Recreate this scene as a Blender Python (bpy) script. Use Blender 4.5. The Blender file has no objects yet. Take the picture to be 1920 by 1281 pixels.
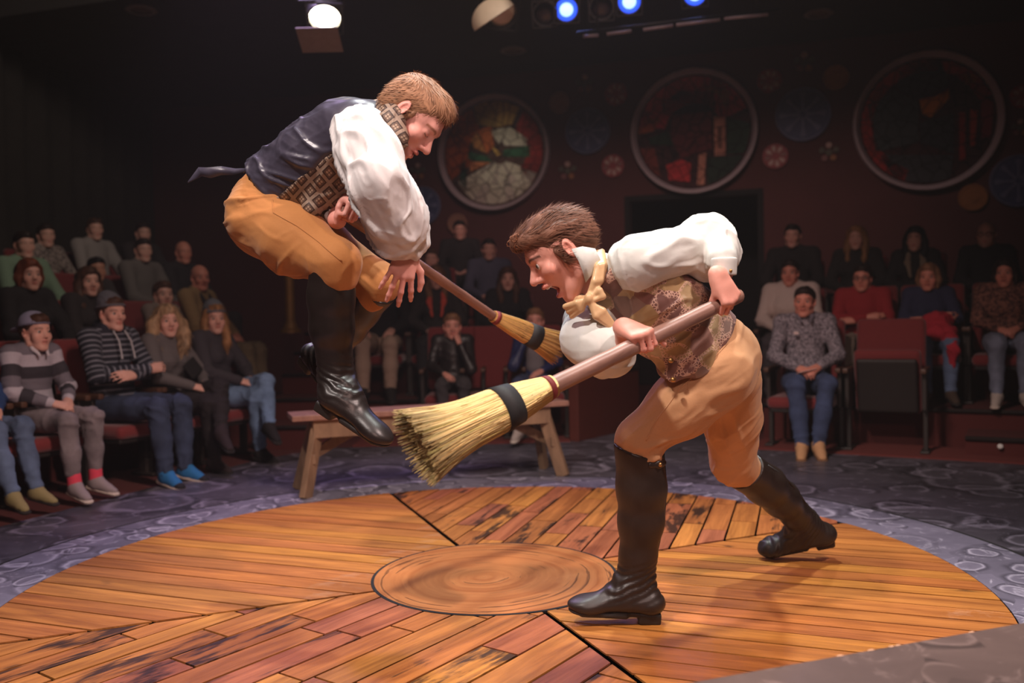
import bpy, bmesh, math, random
import numpy as np
from mathutils import Vector, Matrix, Euler

sc = bpy.context.scene
C = sc.collection
rnd = random.Random(7)

# ---------------------------------------------------------------- camera
F_PX, PITCH, ROLL, CAM_H = 1650.0, 0.02659, -0.02128, 1.0
_c, _s, _cp, _sp = math.cos(ROLL), math.sin(ROLL), math.cos(PITCH), math.sin(PITCH)
_R0, _U0, _F0 = Vector((1, 0, 0)), Vector((0, _sp, _cp)), Vector((0, _cp, -_sp))
_right, _up = _R0 * _c + _U0 * _s, _U0 * _c - _R0 * _s
cam_data = bpy.data.cameras.new('camera')
cam = bpy.data.objects.new('camera', cam_data)
C.objects.link(cam)
cam.matrix_world = Matrix(((_right.x, _up.x, -_F0.x, 0), (_right.y, _up.y, -_F0.y, 0), (_right.z, _up.z, -_F0.z, CAM_H), (0, 0, 0, 1)))
cam_data.sensor_width = 36.0
cam_data.lens = F_PX / 1920 * 36
cam_data.clip_start = 0.05
cam_data.dof.use_dof = True
cam_data.dof.focus_distance = 2.75
cam_data.dof.aperture_fstop = 1.9
sc.camera = cam

def P(px, py, Y):
    """the point at depth Y (metres in front of the camera position) that the photograph shows at a pixel"""
    x, y = (px - 960) / F_PX, -(py - 640.5) / F_PX
    x, y = _c * x - _s * y, _s * x + _c * y
    d = _R0 * x + _U0 * y + _F0
    return np.array((d.x * Y / d.y, Y, CAM_H + d.z * Y / d.y))

# ---------------------------------------------------------------- world, exposure, stage lights
sc.view_settings.view_transform = 'Standard'
sc.view_settings.look = 'None'
sc.view_settings.gamma = 1.0
sc.view_settings.exposure = 0.0
sc.view_settings.use_curve_mapping = False
w = bpy.data.worlds.new('dark_house')
sc.world = w
w.use_nodes = True
w.node_tree.nodes['Background'].inputs[0].default_value = (0.012, 0.0075, 0.0065, 1)
w.node_tree.nodes['Background'].inputs[1].default_value = 0.5
# thin stage haze in the air of the whole house
vol = w.node_tree.nodes.new('ShaderNodeVolumeScatter')
vol.inputs['Density'].default_value = 0.0028
vol.inputs['Anisotropy'].default_value = 0.2
vol.inputs['Color'].default_value = (1.0, 0.93, 0.90, 1)
w.node_tree.links.new(vol.outputs[0], w.node_tree.nodes['World Output'].inputs['Volume'])
sc.cycles.use_denoising = True
sc.cycles.max_bounces = 6
sc.cycles.sample_clamp_indirect = 4.0

def stage_light(name, loc, target, power, color, angle=60, blend=0.6, size=0.12):
    d = bpy.data.lights.new(name, 'SPOT')
    d.energy, d.color, d.spot_size, d.spot_blend, d.shadow_soft_size = power, color, math.radians(angle), blend, size
    o = bpy.data.objects.new(name, d)
    C.objects.link(o)
    o.location = loc
    o.rotation_euler = (Vector(target) - Vector(loc)).to_track_quat('-Z', 'Y').to_euler()
    return o

STAGE = (-0.09, 3.3, 0.5)
stage_light('stage_spot', (-1.6, 0.6, 4.6), (0.0, 3.0, 0.8), 720, (1.0, 0.86, 0.80), 56, 0.7)
stage_light('stage_spot', (2.2, 0.9, 4.6), (0.1, 3.1, 0.8), 620, (1.0, 0.76, 0.70), 56, 0.7)
stage_light('stage_spot', (0.7, 3.9, 4.9), (0.5, 2.9, 0.5), 520, (0.95, 1.0, 0.94), 56, 0.7)
stage_light('stage_spot', (-0.6, 4.2, 4.9), (-0.5, 2.9, 0.8), 340, (0.92, 0.96, 1.0), 56, 0.7)
stage_light('stage_spot', (-2.0, 6.2, 4.6), (-0.5, 4.4, 0.1), 330, (0.74, 0.52, 1.0), 56, 0.7)
stage_light('front_wash', (0.3, -1.2, 3.0), (0.0, 3.4, 0.6), 190, (1.0, 0.64, 0.56), 60, 0.8, 0.3)
# added fill lamps over the first rows, in place of stage spill
stage_light('house_fill', (1.2, 1.8, 4.6), (-2.2, 5.2, 0.25), 330, (1.0, 0.74, 0.66), 40, 0.9, 0.3)
stage_light('house_fill', (-0.8, 2.0, 4.6), (1.95, 6.2, 0.7), 420, (1.0, 0.72, 0.64), 36, 1.0, 0.3)
stage_light('house_fill', (0.2, 2.6, 4.6), (-0.1, 6.8, 0.4), 340, (1.0, 0.76, 0.68), 36, 1.0, 0.3)
stage_light('mural_spot', (-0.9, 7.0, 3.6), (-0.05, 11.5, 3.15), 105, (1.0, 0.84, 0.70), 15, 1.0, 0.1)
stage_light('wall_fill', (0.6, 5.6, 4.9), (1.5, 11.0, 3.5), 430, (1.0, 0.66, 0.60), 95, 1.0, 0.4)  # added fill on the back wall, standing in for stage bounce
stage_light('wall_fill', (-0.6, 5.0, 4.9), (-5.2, 8.0, 3.0), 230, (1.0, 0.84, 0.72), 90, 1.0, 0.4)  # added fill that lifts the dark drape on the left

# ---------------------------------------------------------------- node helpers
def new_mat(name):
    m = bpy.data.materials.new(name)
    m.use_nodes = True
    nt = m.node_tree
    b = nt.nodes['Principled BSDF']
    return m, nt, b

def nd(nt, t, **kw):
    n = nt.nodes.new(t)
    for k, v in kw.items():
        if k.startswith('i_'):
            k = k[2:].replace('_', ' ')
            n.inputs[int(k) if k.isdigit() else k].default_value = v
        else:
            setattr(n, k, v)
    return n

def ramp(nt, fac, stops, interp='LINEAR'):
    r = nt.nodes.new('ShaderNodeValToRGB')
    r.color_ramp.interpolation = interp
    e = r.color_ramp.elements
    while len(e) < len(stops):
        e.new(0.5)
    for i, (p, c) in enumerate(stops):
        e[i].position = p
        e[i].color = (*c, 1) if len(c) == 3 else c
    nt.links.new(fac, r.inputs[0])
    return r.outputs[0]

def mix(nt, fac, a, b, mode='MIX'):
    n = nt.nodes.new('ShaderNodeMix')
    n.data_type = 'RGBA'
    n.blend_type = mode
    for idx, v in ((0, fac), (6, a), (7, b)):
        if hasattr(v, 'is_linked') or hasattr(v, 'links'):
            nt.links.new(v, n.inputs[idx])
        elif idx == 0:
            n.inputs[0].default_value = v
        else:
            n.inputs[idx].default_value = (*v, 1) if len(v) == 3 else v
    return n.outputs[2]

def mathn(nt, op, a, b=None, c=None):
    n = nt.nodes.new('ShaderNodeMath')
    n.operation = op
    for i, v in enumerate((a, b, c)):
        if v is None:
            continue
        if hasattr(v, 'links'):
            nt.links.new(v, n.inputs[i])
        else:
            n.inputs[i].default_value = v
    return n.outputs[0]

def coords(nt, kind='Object', scale=(1, 1, 1), rot=(0, 0, 0)):
    t = nt.nodes.new('ShaderNodeTexCoord')
    mp = nt.nodes.new('ShaderNodeMapping')
    mp.inputs['Scale'].default_value = scale
    mp.inputs['Rotation'].default_value = rot
    nt.links.new(t.outputs[kind], mp.inputs[0])
    return mp.outputs[0]

def noise(nt, vec, scale, detail=3, rough=0.55, dist=0.0):
    n = nd(nt, 'ShaderNodeTexNoise', i_Scale=scale, i_Detail=detail, i_Roughness=rough, i_Distortion=dist)
    nt.links.new(vec, n.inputs['Vector'])
    return n.outputs['Fac']

def bump(nt, b, height, strength=0.3, dist=0.01):
    n = nd(nt, 'ShaderNodeBump', i_Strength=strength, i_Distance=dist)
    nt.links.new(height, n.inputs['Height'])
    nt.links.new(n.outputs[0], b.inputs['Normal'])

def setb(b, **kw):
    for k, v in kw.items():
        k = k.replace('_', ' ')
        if k in ('Base Color', 'Sheen Tint', 'Emission Color') and len(v) == 3:
            v = (*v, 1)
        b.inputs[k].default_value = v

def srgb(r, g, b):
    f = lambda c: ((c / 255 + 0.055) / 1.055) ** 2.4 if c > 10 else c / 255 / 12.92
    return (f(r), f(g), f(b))

_matcache = {}
def plain(name, col, rough=0.6, var=0.15, scale=30, bmp=0.15, metal=0.0, spec=0.5, sheen=0.0, coat=0.0):
    """one colour with fine grain"""
    if name in _matcache:
        return _matcache[name]
    m, nt, b = new_mat(name)
    co = coords(nt)
    n = noise(nt, co, scale, 4)
    c = mix(nt, n, tuple(x * (1 - var) for x in col), tuple(min(1, x * (1 + var)) for x in col))
    nt.links.new(c, b.inputs['Base Color'])
    setb(b, Roughness=rough, Metallic=metal)
    b.inputs['Specular IOR Level'].default_value = spec
    b.inputs['Sheen Weight'].default_value = sheen
    b.inputs['Coat Weight'].default_value = coat
    if bmp:
        bump(nt, b, n, bmp, 0.004)
    _matcache[name] = m
    return m

def emissive(name, col, strength):
    m, nt, b = new_mat(name)
    setb(b, Base_Color=col, Emission_Color=col, Emission_Strength=strength, Roughness=0.3)
    return m

def attr_mat(name, rough=0.6, bscale=60, bmp=0.15, sheen=0.0, spec=0.4, var=0.12, sss=0.0):
    """takes its colour from the vertex colour attribute 'col' (local colour of skin, lips, stripes ...)"""
    if name in _matcache:
        return _matcache[name]
    m, nt, b = new_mat(name)
    a = nd(nt, 'ShaderNodeAttribute', attribute_name='col')
    n = noise(nt, coords(nt), bscale, 3)
    v = mathn(nt, 'MULTIPLY_ADD', n, 2 * var, 1 - var)
    c = mix(nt, 1.0, a.outputs['Color'], (1, 1, 1), 'MULTIPLY')
    mul = nd(nt, 'ShaderNodeVectorMath', operation='SCALE')
    nt.links.new(c, mul.inputs[0])
    nt.links.new(v, mul.inputs['Scale'])
    nt.links.new(mul.outputs[0], b.inputs['Base Color'])
    setb(b, Roughness=rough)
    b.inputs['Specular IOR Level'].default_value = spec
    b.inputs['Sheen Weight'].default_value = sheen
    if sss:
        b.inputs['Subsurface Weight'].default_value = sss
        b.inputs['Subsurface Radius'].default_value = (0.012, 0.005, 0.003)
        b.inputs['Subsurface Scale'].default_value = 0.6
    if bmp:
        bump(nt, b, n, bmp, 0.003)
    _matcache[name] = m
    return m

# ---------------------------------------------------------------- objects, tags
def link(name, me, mat=None, parent=None, **tags):
    o = bpy.data.objects.new(name, me)
    C.objects.link(o)
    if mat is not None and me is not None and not me.materials:
        for mm in (mat if isinstance(mat, (list, tuple)) else (mat,)):
            me.materials.append(mm)
    if parent is not None:
        o.parent = parent
    for k, v in tags.items():
        if v is not None:
            o[k] = v
    return o

def thing(name, label, cat, loc=(0, 0, 0), rz=0.0, group=None):
    o = link(name, None, label=label, category=cat, group=group)
    o.location = loc
    o.rotation_euler = (0, 0, rz)
    return o

def part(name, me, mat, parent, world=True, **tags):
    """child of a thing; with world=True the mesh is in world space and the child undoes its parent's placement"""
    o = link(name, me, mat, parent, **tags)
    if world:
        m = parent.matrix_basis
        if parent.parent:
            m = parent.parent.matrix_basis @ m
        o.matrix_parent_inverse = m.inverted()
    return o

def bm_mesh(name, bm, smooth=False):
    me = bpy.data.meshes.new(name)
    bmesh.ops.recalc_face_normals(bm, faces=bm.faces[:])
    bm.to_mesh(me)
    bm.free()
    if smooth:
        me.shade_smooth()
    return me

def np_mesh(name, verts, faces, smooth=True):
    verts = np.asarray(verts, np.float32)
    faces = np.asarray(faces, np.int32)
    me = bpy.data.meshes.new(name)
    nf, k = faces.shape
    me.vertices.add(len(verts))
    me.vertices.foreach_set('co', verts.ravel())
    me.loops.add(nf * k)
    me.loops.foreach_set('vertex_index', faces.ravel())
    me.polygons.add(nf)
    me.polygons.foreach_set('loop_start', np.arange(0, nf * k, k, dtype=np.int32))
    me.update(calc_edges=True)
    me.validate()
    if smooth:
        me.shade_smooth()
    return me

def set_col(me, cols):
    a = me.color_attributes.new('col', 'FLOAT_COLOR', 'POINT')
    c = np.ones((len(me.vertices), 4), np.float32)
    c[:, :3] = cols
    a.data.foreach_set('color', c.ravel())

def box(bm, lo, hi, bev=0.0, M=None):
    g = bmesh.ops.create_cube(bm, size=1.0)
    vs = g['verts']
    lo, hi = Vector(lo), Vector(hi)
    for v in vs:
        v.co = Vector([(lo[i] + hi[i]) / 2 + v.co[i] * (hi[i] - lo[i]) for i in range(3)])
    if bev:
        es = list({e for v in vs for e in v.link_edges})
        r = bmesh.ops.bevel(bm, geom=es, offset=bev, segments=2, affect='EDGES', profile=0.6)
        vs = list({v for f in r['faces'] for v in f.verts} | {v for v in vs if v.is_valid})
    if M is not None:
        for v in vs:
            v.co = M @ v.co
    return vs

def box_mesh(name, lo, hi, bev=0.0, M=None):
    bm = bmesh.new()
    box(bm, lo, hi, bev, M)
    return bm_mesh(name, bm)

def lathe(name, prof, n=24, M=None, smooth=True, caps=True):
    """profile [(r, z)...] turned about Z"""
    vs, fs = [], []
    for r, z in prof:
        for i in range(n):
            a = 2 * math.pi * i / n
            vs.append((r * math.cos(a), r * math.sin(a), z))
    for j in range(len(prof) - 1):
        for i in range(n):
            k = (i + 1) % n
            fs.append((j * n + i, j * n + k, (j + 1) * n + k, (j + 1) * n + i))
    me = bpy.data.meshes.new(name)
    fs2 = [tuple(range(n))[::-1], tuple((len(prof) - 1) * n + i for i in range(n))]
    if M is not None:
        vs = [tuple(M @ Vector(v)) for v in vs]
    me.from_pydata(vs, [], fs + (fs2 if caps else []))
    me.update()
    if smooth:
        me.shade_smooth()
        try:
            me.set_sharp_from_angle(angle=math.radians(40))
        except Exception:
            pass
    return me

def tube(path, radii, n=8, flat=None):
    """verts, quads of a tube through path points"""
    path = [np.array(p, float) for p in path]
    V, Fc = [], []
    ref = np.array((0.13, 0.21, 0.97))
    for i, p in enumerate(path):
        t = path[min(i + 1, len(path) - 1)] - path[max(i - 1, 0)]
        t = t / (np.linalg.norm(t) + 1e-12)
        u = np.cross(t, ref)
        if np.linalg.norm(u) < 1e-3:
            u = np.cross(t, (1, 0, 0))
        u /= np.linalg.norm(u)
        v = np.cross(t, u)
        r = radii[i] if hasattr(radii, '__len__') else radii
        for k in range(n):
            a = 2 * math.pi * k / n
            V.append(p + r * (math.cos(a) * u + math.sin(a) * v))
    for i in range(len(path) - 1):
        for k in range(n):
            kk = (k + 1) % n
            Fc.append((i * n + k, i * n + kk, (i + 1) * n + kk, (i + 1) * n + k))
    return V, Fc

def tube_mesh(name, path, radii, n=8):
    V, Fc = tube(path, radii, n)
    m = len(path)
    me = bpy.data.meshes.new(name)
    me.from_pydata([tuple(v) for v in V], [], Fc + [tuple(range(n))[::-1], tuple((m - 1) * n + k for k in range(n))])
    me.update()
    me.shade_smooth()
    return me

# ---------------------------------------------------------------- numpy noise
def vnoise(p, seed=0):
    """value noise in [-1, 1] at points p (n x 3)"""
    p = np.asarray(p, np.float64) + 1000.0
    i = np.floor(p).astype(np.int64)
    f = p - i
    f = f * f * (3 - 2 * f)
    out = 0
    for dx in (0, 1):
        for dy in (0, 1):
            for dz in (0, 1):
                h = ((i[:, 0] + dx) * 73856093) ^ ((i[:, 1] + dy) * 19349663) ^ ((i[:, 2] + dz) * 83492791) ^ (seed * 2654435761)
                h = (h ^ (h >> 13)) * 1274126177
                h = (h ^ (h >> 16)) & 0xFFFF
                wgt = (f[:, 0] if dx else 1 - f[:, 0]) * (f[:, 1] if dy else 1 - f[:, 1]) * (f[:, 2] if dz else 1 - f[:, 2])
                out = out + wgt * (h / 32767.5 - 1)
    return out

# ---------------------------------------------------------------- solid modelling: smooth unions of tapered limbs, then a surface net
def V3(*a):
    return np.array(a, float)

def unit(v):
    v = np.asarray(v, float)
    return v / (np.linalg.norm(v) + 1e-12)

def frame(fwd, up):
    """3x3 with columns right, forward, up"""
    y = unit(fwd)
    z = unit(np.asarray(up, float) - y * np.dot(up, y))
    return np.stack([np.cross(y, z), y, z], 1)

class Solid:
    def __init__(s):
        s.ops = []
    def cone(s, a, b, r0, r1=None, k=0.015, u=None, q=1.0, op='add'):
        s.ops.append((op, 'cone', np.asarray(a, float), np.asarray(b, float), r0, r0 if r1 is None else r1, k, None if u is None else unit(u), q))
        return s
    def chain(s, pts, rs, k=0.015, u=None, q=1.0, op='add'):
        for i in range(len(pts) - 1):
            s.cone(pts[i], pts[i + 1], rs[i], rs[i + 1], k, u, q, op)
        return s
    def ball(s, c, r, k=0.015, op='add'):
        return s.ell(c, (r, r, r), None, k, op)
    def ell(s, c, r, R=None, k=0.015, op='add'):
        s.ops.append((op, 'ell', np.asarray(c, float), np.asarray(r, float), np.eye(3) if R is None else R, k))
        return s
    def rbox(s, c, h, R=None, rad=0.01, k=0.01, op='add'):
        s.ops.append((op, 'box', np.asarray(c, float), np.asarray(h, float), np.eye(3) if R is None else R, rad, k))
        return s
    def keep(s, p, n, k=0.004):
        """cut away everything in front of the plane (along n)"""
        s.ops.append(('cut', 'plane', np.asarray(p, float), unit(n), k))
        return s
    def bounds(s):
        lo, hi = np.full(3, 1e9), np.full(3, -1e9)
        for o in s.ops:
            if o[0] != 'add':
                continue
            if o[1] == 'cone':
                r = max(o[4], o[5]) * max(1, o[8])
                lo = np.minimum(lo, np.minimum(o[2], o[3]) - r)
                hi = np.maximum(hi, np.maximum(o[2], o[3]) + r)
            else:
                e = np.abs(o[4]) @ o[3] + (o[5] if o[1] == 'box' else 0)
                lo, hi = np.minimum(lo, o[2] - e), np.maximum(hi, o[2] + e)
        return lo, hi
    def axes(s, cell, focus=()):
        lo, hi = s.bounds()
        out = []
        for ax in range(3):
            x, xs = lo[ax] - 2.2 * cell, []
            end = hi[ax] + 2.2 * cell
            iv = sorted((c[ax] - r, c[ax] + r, fc) for c, r, fc in focus)
            while x < end:
                xs.append(x)
                st = cell
                for a, b, fc in iv:
                    if a <= x <= b:
                        st = min(st, fc)
                    elif x < a < x + st:
                        st = min(st, max(fc, a - x))
                x += st
            xs.append(x)
            out.append(np.array(xs, np.float32))
        return out
    def field(s, ax):
        xs, ys, zs = ax
        Fd = np.full((len(xs), len(ys), len(zs)), 0.3, np.float32)
        big = max(float(np.diff(a).max()) for a in ax)
        for o in s.ops:
            op, kind = o[0], o[1]
            if kind == 'plane':
                p, n, k = o[2:]
                d = (xs[:, None, None] - p[0]) * n[0] + (ys[None, :, None] - p[1]) * n[1] + (zs[None, None, :] - p[2]) * n[2]
                np.maximum(Fd, d.astype(np.float32), out=Fd)
                continue
            if kind == 'cone':
                a, b, r0, r1, k, u, q = o[2:]
                r = max(r0, r1) * max(1, q) + k + 2.5 * big
                lo, hi = np.minimum(a, b) - r, np.maximum(a, b) + r
            else:
                c, h, R = o[2:5]
                k = o[-1]
                e = np.abs(R) @ h + k + 2.5 * big + (o[5] if kind == 'box' else 0)
                lo, hi = c - e, c + e
            sl, sub = [], []
            for arr, l, hgh in zip(ax, lo, hi):
                i0, i1 = np.searchsorted(arr, l), np.searchsorted(arr, hgh)
                sl.append(slice(i0, i1))
                sub.append(arr[i0:i1])
            if min(len(x) for x in sub) == 0:
                continue
            X, Y, Z = sub[0][:, None, None], sub[1][None, :, None], sub[2][None, None, :]
            if kind == 'cone':
                ab = b - a
                L2 = float(ab @ ab) + 1e-12
                px, py, pz = X - a[0], Y - a[1], Z - a[2]
                t = np.clip((px * ab[0] + py * ab[1] + pz * ab[2]) / L2, 0, 1)
                qx, qy, qz = px - t * ab[0], py - t * ab[1], pz - t * ab[2]
                d2 = qx * qx + qy * qy + qz * qz
                if u is not None:
                    cu = qx * u[0] + qy * u[1] + qz * u[2]
                    d2 = d2 + cu * cu * (1 / (q * q) - 1)
                d = (np.sqrt(np.maximum(d2, 0)) - (r0 + t * (r1 - r0))) * min(1, q)
            elif kind == 'ell':
                px, py, pz = X - c[0], Y - c[1], Z - c[2]
                k0 = k1 = 0
                for i in range(3):
                    v = (px * R[0, i] + py * R[1, i] + pz * R[2, i])
                    k0 = k0 + (v / h[i]) ** 2
                    k1 = k1 + (v / (h[i] * h[i])) ** 2
                k0 = np.sqrt(k0)
                d = k0 * (k0 - 1) / np.sqrt(np.maximum(k1, 1e-9))
            else:
                px, py, pz = X - c[0], Y - c[1], Z - c[2]
                rad = o[5]
                m, ins = 0, -1e9
                for i in range(3):
                    v = np.abs(px * R[0, i] + py * R[1, i] + pz * R[2, i]) - (h[i] - rad)
                    m = m + np.maximum(v, 0) ** 2
                    ins = np.maximum(ins, v)
                d = np.sqrt(m) + np.minimum(ins, 0) - rad
            f = Fd[tuple(sl)]
            d = d.astype(np.float32)
            if op == 'sub':
                d = -d
                hh = np.clip(0.5 - 0.5 * (d - f) / k, 0, 1)
                Fd[tuple(sl)] = d * (1 - hh) + f * hh + k * hh * (1 - hh)
            else:
                hh = np.clip(0.5 + 0.5 * (d - f) / k, 0, 1)
                Fd[tuple(sl)] = d * (1 - hh) + f * hh - k * hh * (1 - hh)
        return Fd
    def surface(s, cell, focus=()):
        ax = s.axes(cell, focus)
        Fd = s.field(ax)
        ins = (Fd < 0).view(np.uint8)
        sh = tuple(n - 1 for n in ins.shape)
        tot = np.zeros(sh, np.uint8)
        cor = [(i, j, k) for i in (0, 1) for j in (0, 1) for k in (0, 1)]
        for i, j, k in cor:
            tot += ins[i:i + sh[0], j:j + sh[1], k:k + sh[2]]
        flat = np.flatnonzero((tot > 0) & (tot < 8))
        I, J, K = np.unravel_index(flat, sh)
        vals = np.stack([Fd[I + i, J + j, K + k] for i, j, k in cor], 1)
        acc, cnt = np.zeros((len(flat), 3)), np.zeros(len(flat))
        for a in range(8):
            for axn, bit in ((0, 4), (1, 2), (2, 1)):
                if a & bit:
                    continue
                b = a | bit
                va, vb = vals[:, a], vals[:, b]
                cr = (va < 0) != (vb < 0)
                t = np.where(cr, va / np.where(cr, va - vb, 1), 0)
                pos = np.array(cor[a], float)[None, :].repeat(len(flat), 0)
                pos[:, axn] += t
                acc += pos * cr[:, None]
                cnt += cr
        loc = acc / cnt[:, None]
        V = np.empty((len(flat), 3))
        for d, idx in enumerate((I, J, K)):
            V[:, d] = ax[d][idx] + loc[:, d] * (ax[d][idx + 1] - ax[d][idx])
        quads = []
        st = (sh[1] * sh[2], sh[2], 1)
        for d in range(3):
            e1, e2 = (d + 1) % 3, (d + 2) % 3
            sa = [slice(None)] * 3
            sb = [slice(None)] * 3
            sa[d], sb[d] = slice(0, -1), slice(1, None)
            A, B = ins[tuple(sa)], ins[tuple(sb)]
            ii = np.stack(np.nonzero(A != B), 1)
            ok = (ii[:, e1] > 0) & (ii[:, e2] > 0) & (ii[:, e1] < sh[e1]) & (ii[:, e2] < sh[e2])
            ii = ii[ok]
            base = ii[:, 0] * st[0] + ii[:, 1] * st[1] + ii[:, 2] * st[2]
            q = np.stack([base - st[e1] - st[e2], base - st[e2], base, base - st[e1]], 1)
            flip = ~(A[ii[:, 0], ii[:, 1], ii[:, 2]] > 0)
            q[flip] = q[flip][:, ::-1]
            quads.append(q)
        Q = np.searchsorted(flat, np.concatenate(quads))
        return V, Q
    def mesh(s, name, cell, focus=(), fold=None, col=None, relax=1):
        V, Q = s.surface(cell, focus)
        if relax:
            V = smooth_pts(V, Q, relax)
        if fold is not None:
            N = normals(V, Q)
            V = V + N * fold(V, N)[:, None]
        me = np_mesh(name, V, Q)
        if col is not None:
            set_col(me, col(V))
        return me

def smooth_pts(V, Q, it, lam=0.5):
    e = np.concatenate([Q[:, [0, 1]], Q[:, [1, 2]], Q[:, [2, 3]], Q[:, [3, 0]]])
    n = np.bincount(e[:, 0], minlength=len(V)) + np.bincount(e[:, 1], minlength=len(V))
    n = np.maximum(n, 1)
    for _ in range(it):
        A = np.stack([np.bincount(e[:, 0], V[e[:, 1], d], len(V)) + np.bincount(e[:, 1], V[e[:, 0], d], len(V)) for d in range(3)], 1)
        V = V * (1 - lam) + lam * A / n[:, None]
    return V

def normals(V, Q):
    a = np.cross(V[Q[:, 2]] - V[Q[:, 0]], V[Q[:, 3]] - V[Q[:, 1]])
    N = np.zeros_like(V)
    for c in range(4):
        for d in range(3):
            N[:, d] += np.bincount(Q[:, c], a[:, d], len(V))
    return N / (np.linalg.norm(N, axis=1)[:, None] + 1e-12)

def folds(dirs, amp, wl, stretch=4.0, seed=0):
    """cloth folds: ridges running along each direction (list of (centre, radius, direction, gain)); wl = distance between ridges"""
    def fn(V, N):
        out = np.zeros(len(V))
        for j, (c, rad, d, gain) in enumerate(dirs):
            d = unit(d)
            al = (V @ d)[:, None] * d[None, :]
            warp = np.stack([vnoise(V / (wl * 2.6) + i * 7.7, seed + 31 + i) for i in range(3)], 1) * 0.35
            q = (V - al) / wl + al / (wl * stretch) + warp
            n1, n2 = vnoise(q, seed + j), vnoise(q * 2.3, seed + 50 + j)
            rdg = 1.35 * np.exp(-(n1 / .17) ** 2) - .55 + .22 * np.exp(-(n2 / .2) ** 2) + .40 * vnoise(q * .5, seed + 70 + j)
            wgt = np.exp(-(((V - np.asarray(c)) ** 2).sum(1)) / (rad * rad)) if c is not None else 1.0
            out += gain * wgt * rdg
        return amp * out
    return fn

def bone_coords(V, bones):
    """for each vertex: nearest bone index, distance along the bones, angle about it"""
    best = np.full(len(V), 1e9)
    S = np.zeros(len(V))
    idx = np.zeros(len(V), int)
    for i, (a, b, s0, rad) in enumerate(bones):
        a, b = np.asarray(a, float), np.asarray(b, float)
        ab = b - a
        L = np.linalg.norm(ab)
        t = ((V - a) @ ab) / (L * L)
        tc = np.clip(t, 0, 1)
        d = np.linalg.norm(V - a - tc[:, None] * ab, axis=1) - rad
        m = d < best
        best[m] = d[m]
        S[m] = s0 + t[m] * L
        idx[m] = i
    return idx, S
# ---------------------------------------------------------------- heads and hands
SKIN = lambda: attr_mat('skin', 0.48, 220, 0.06, 0.0, 0.35, 0.05, 0.08)

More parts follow.
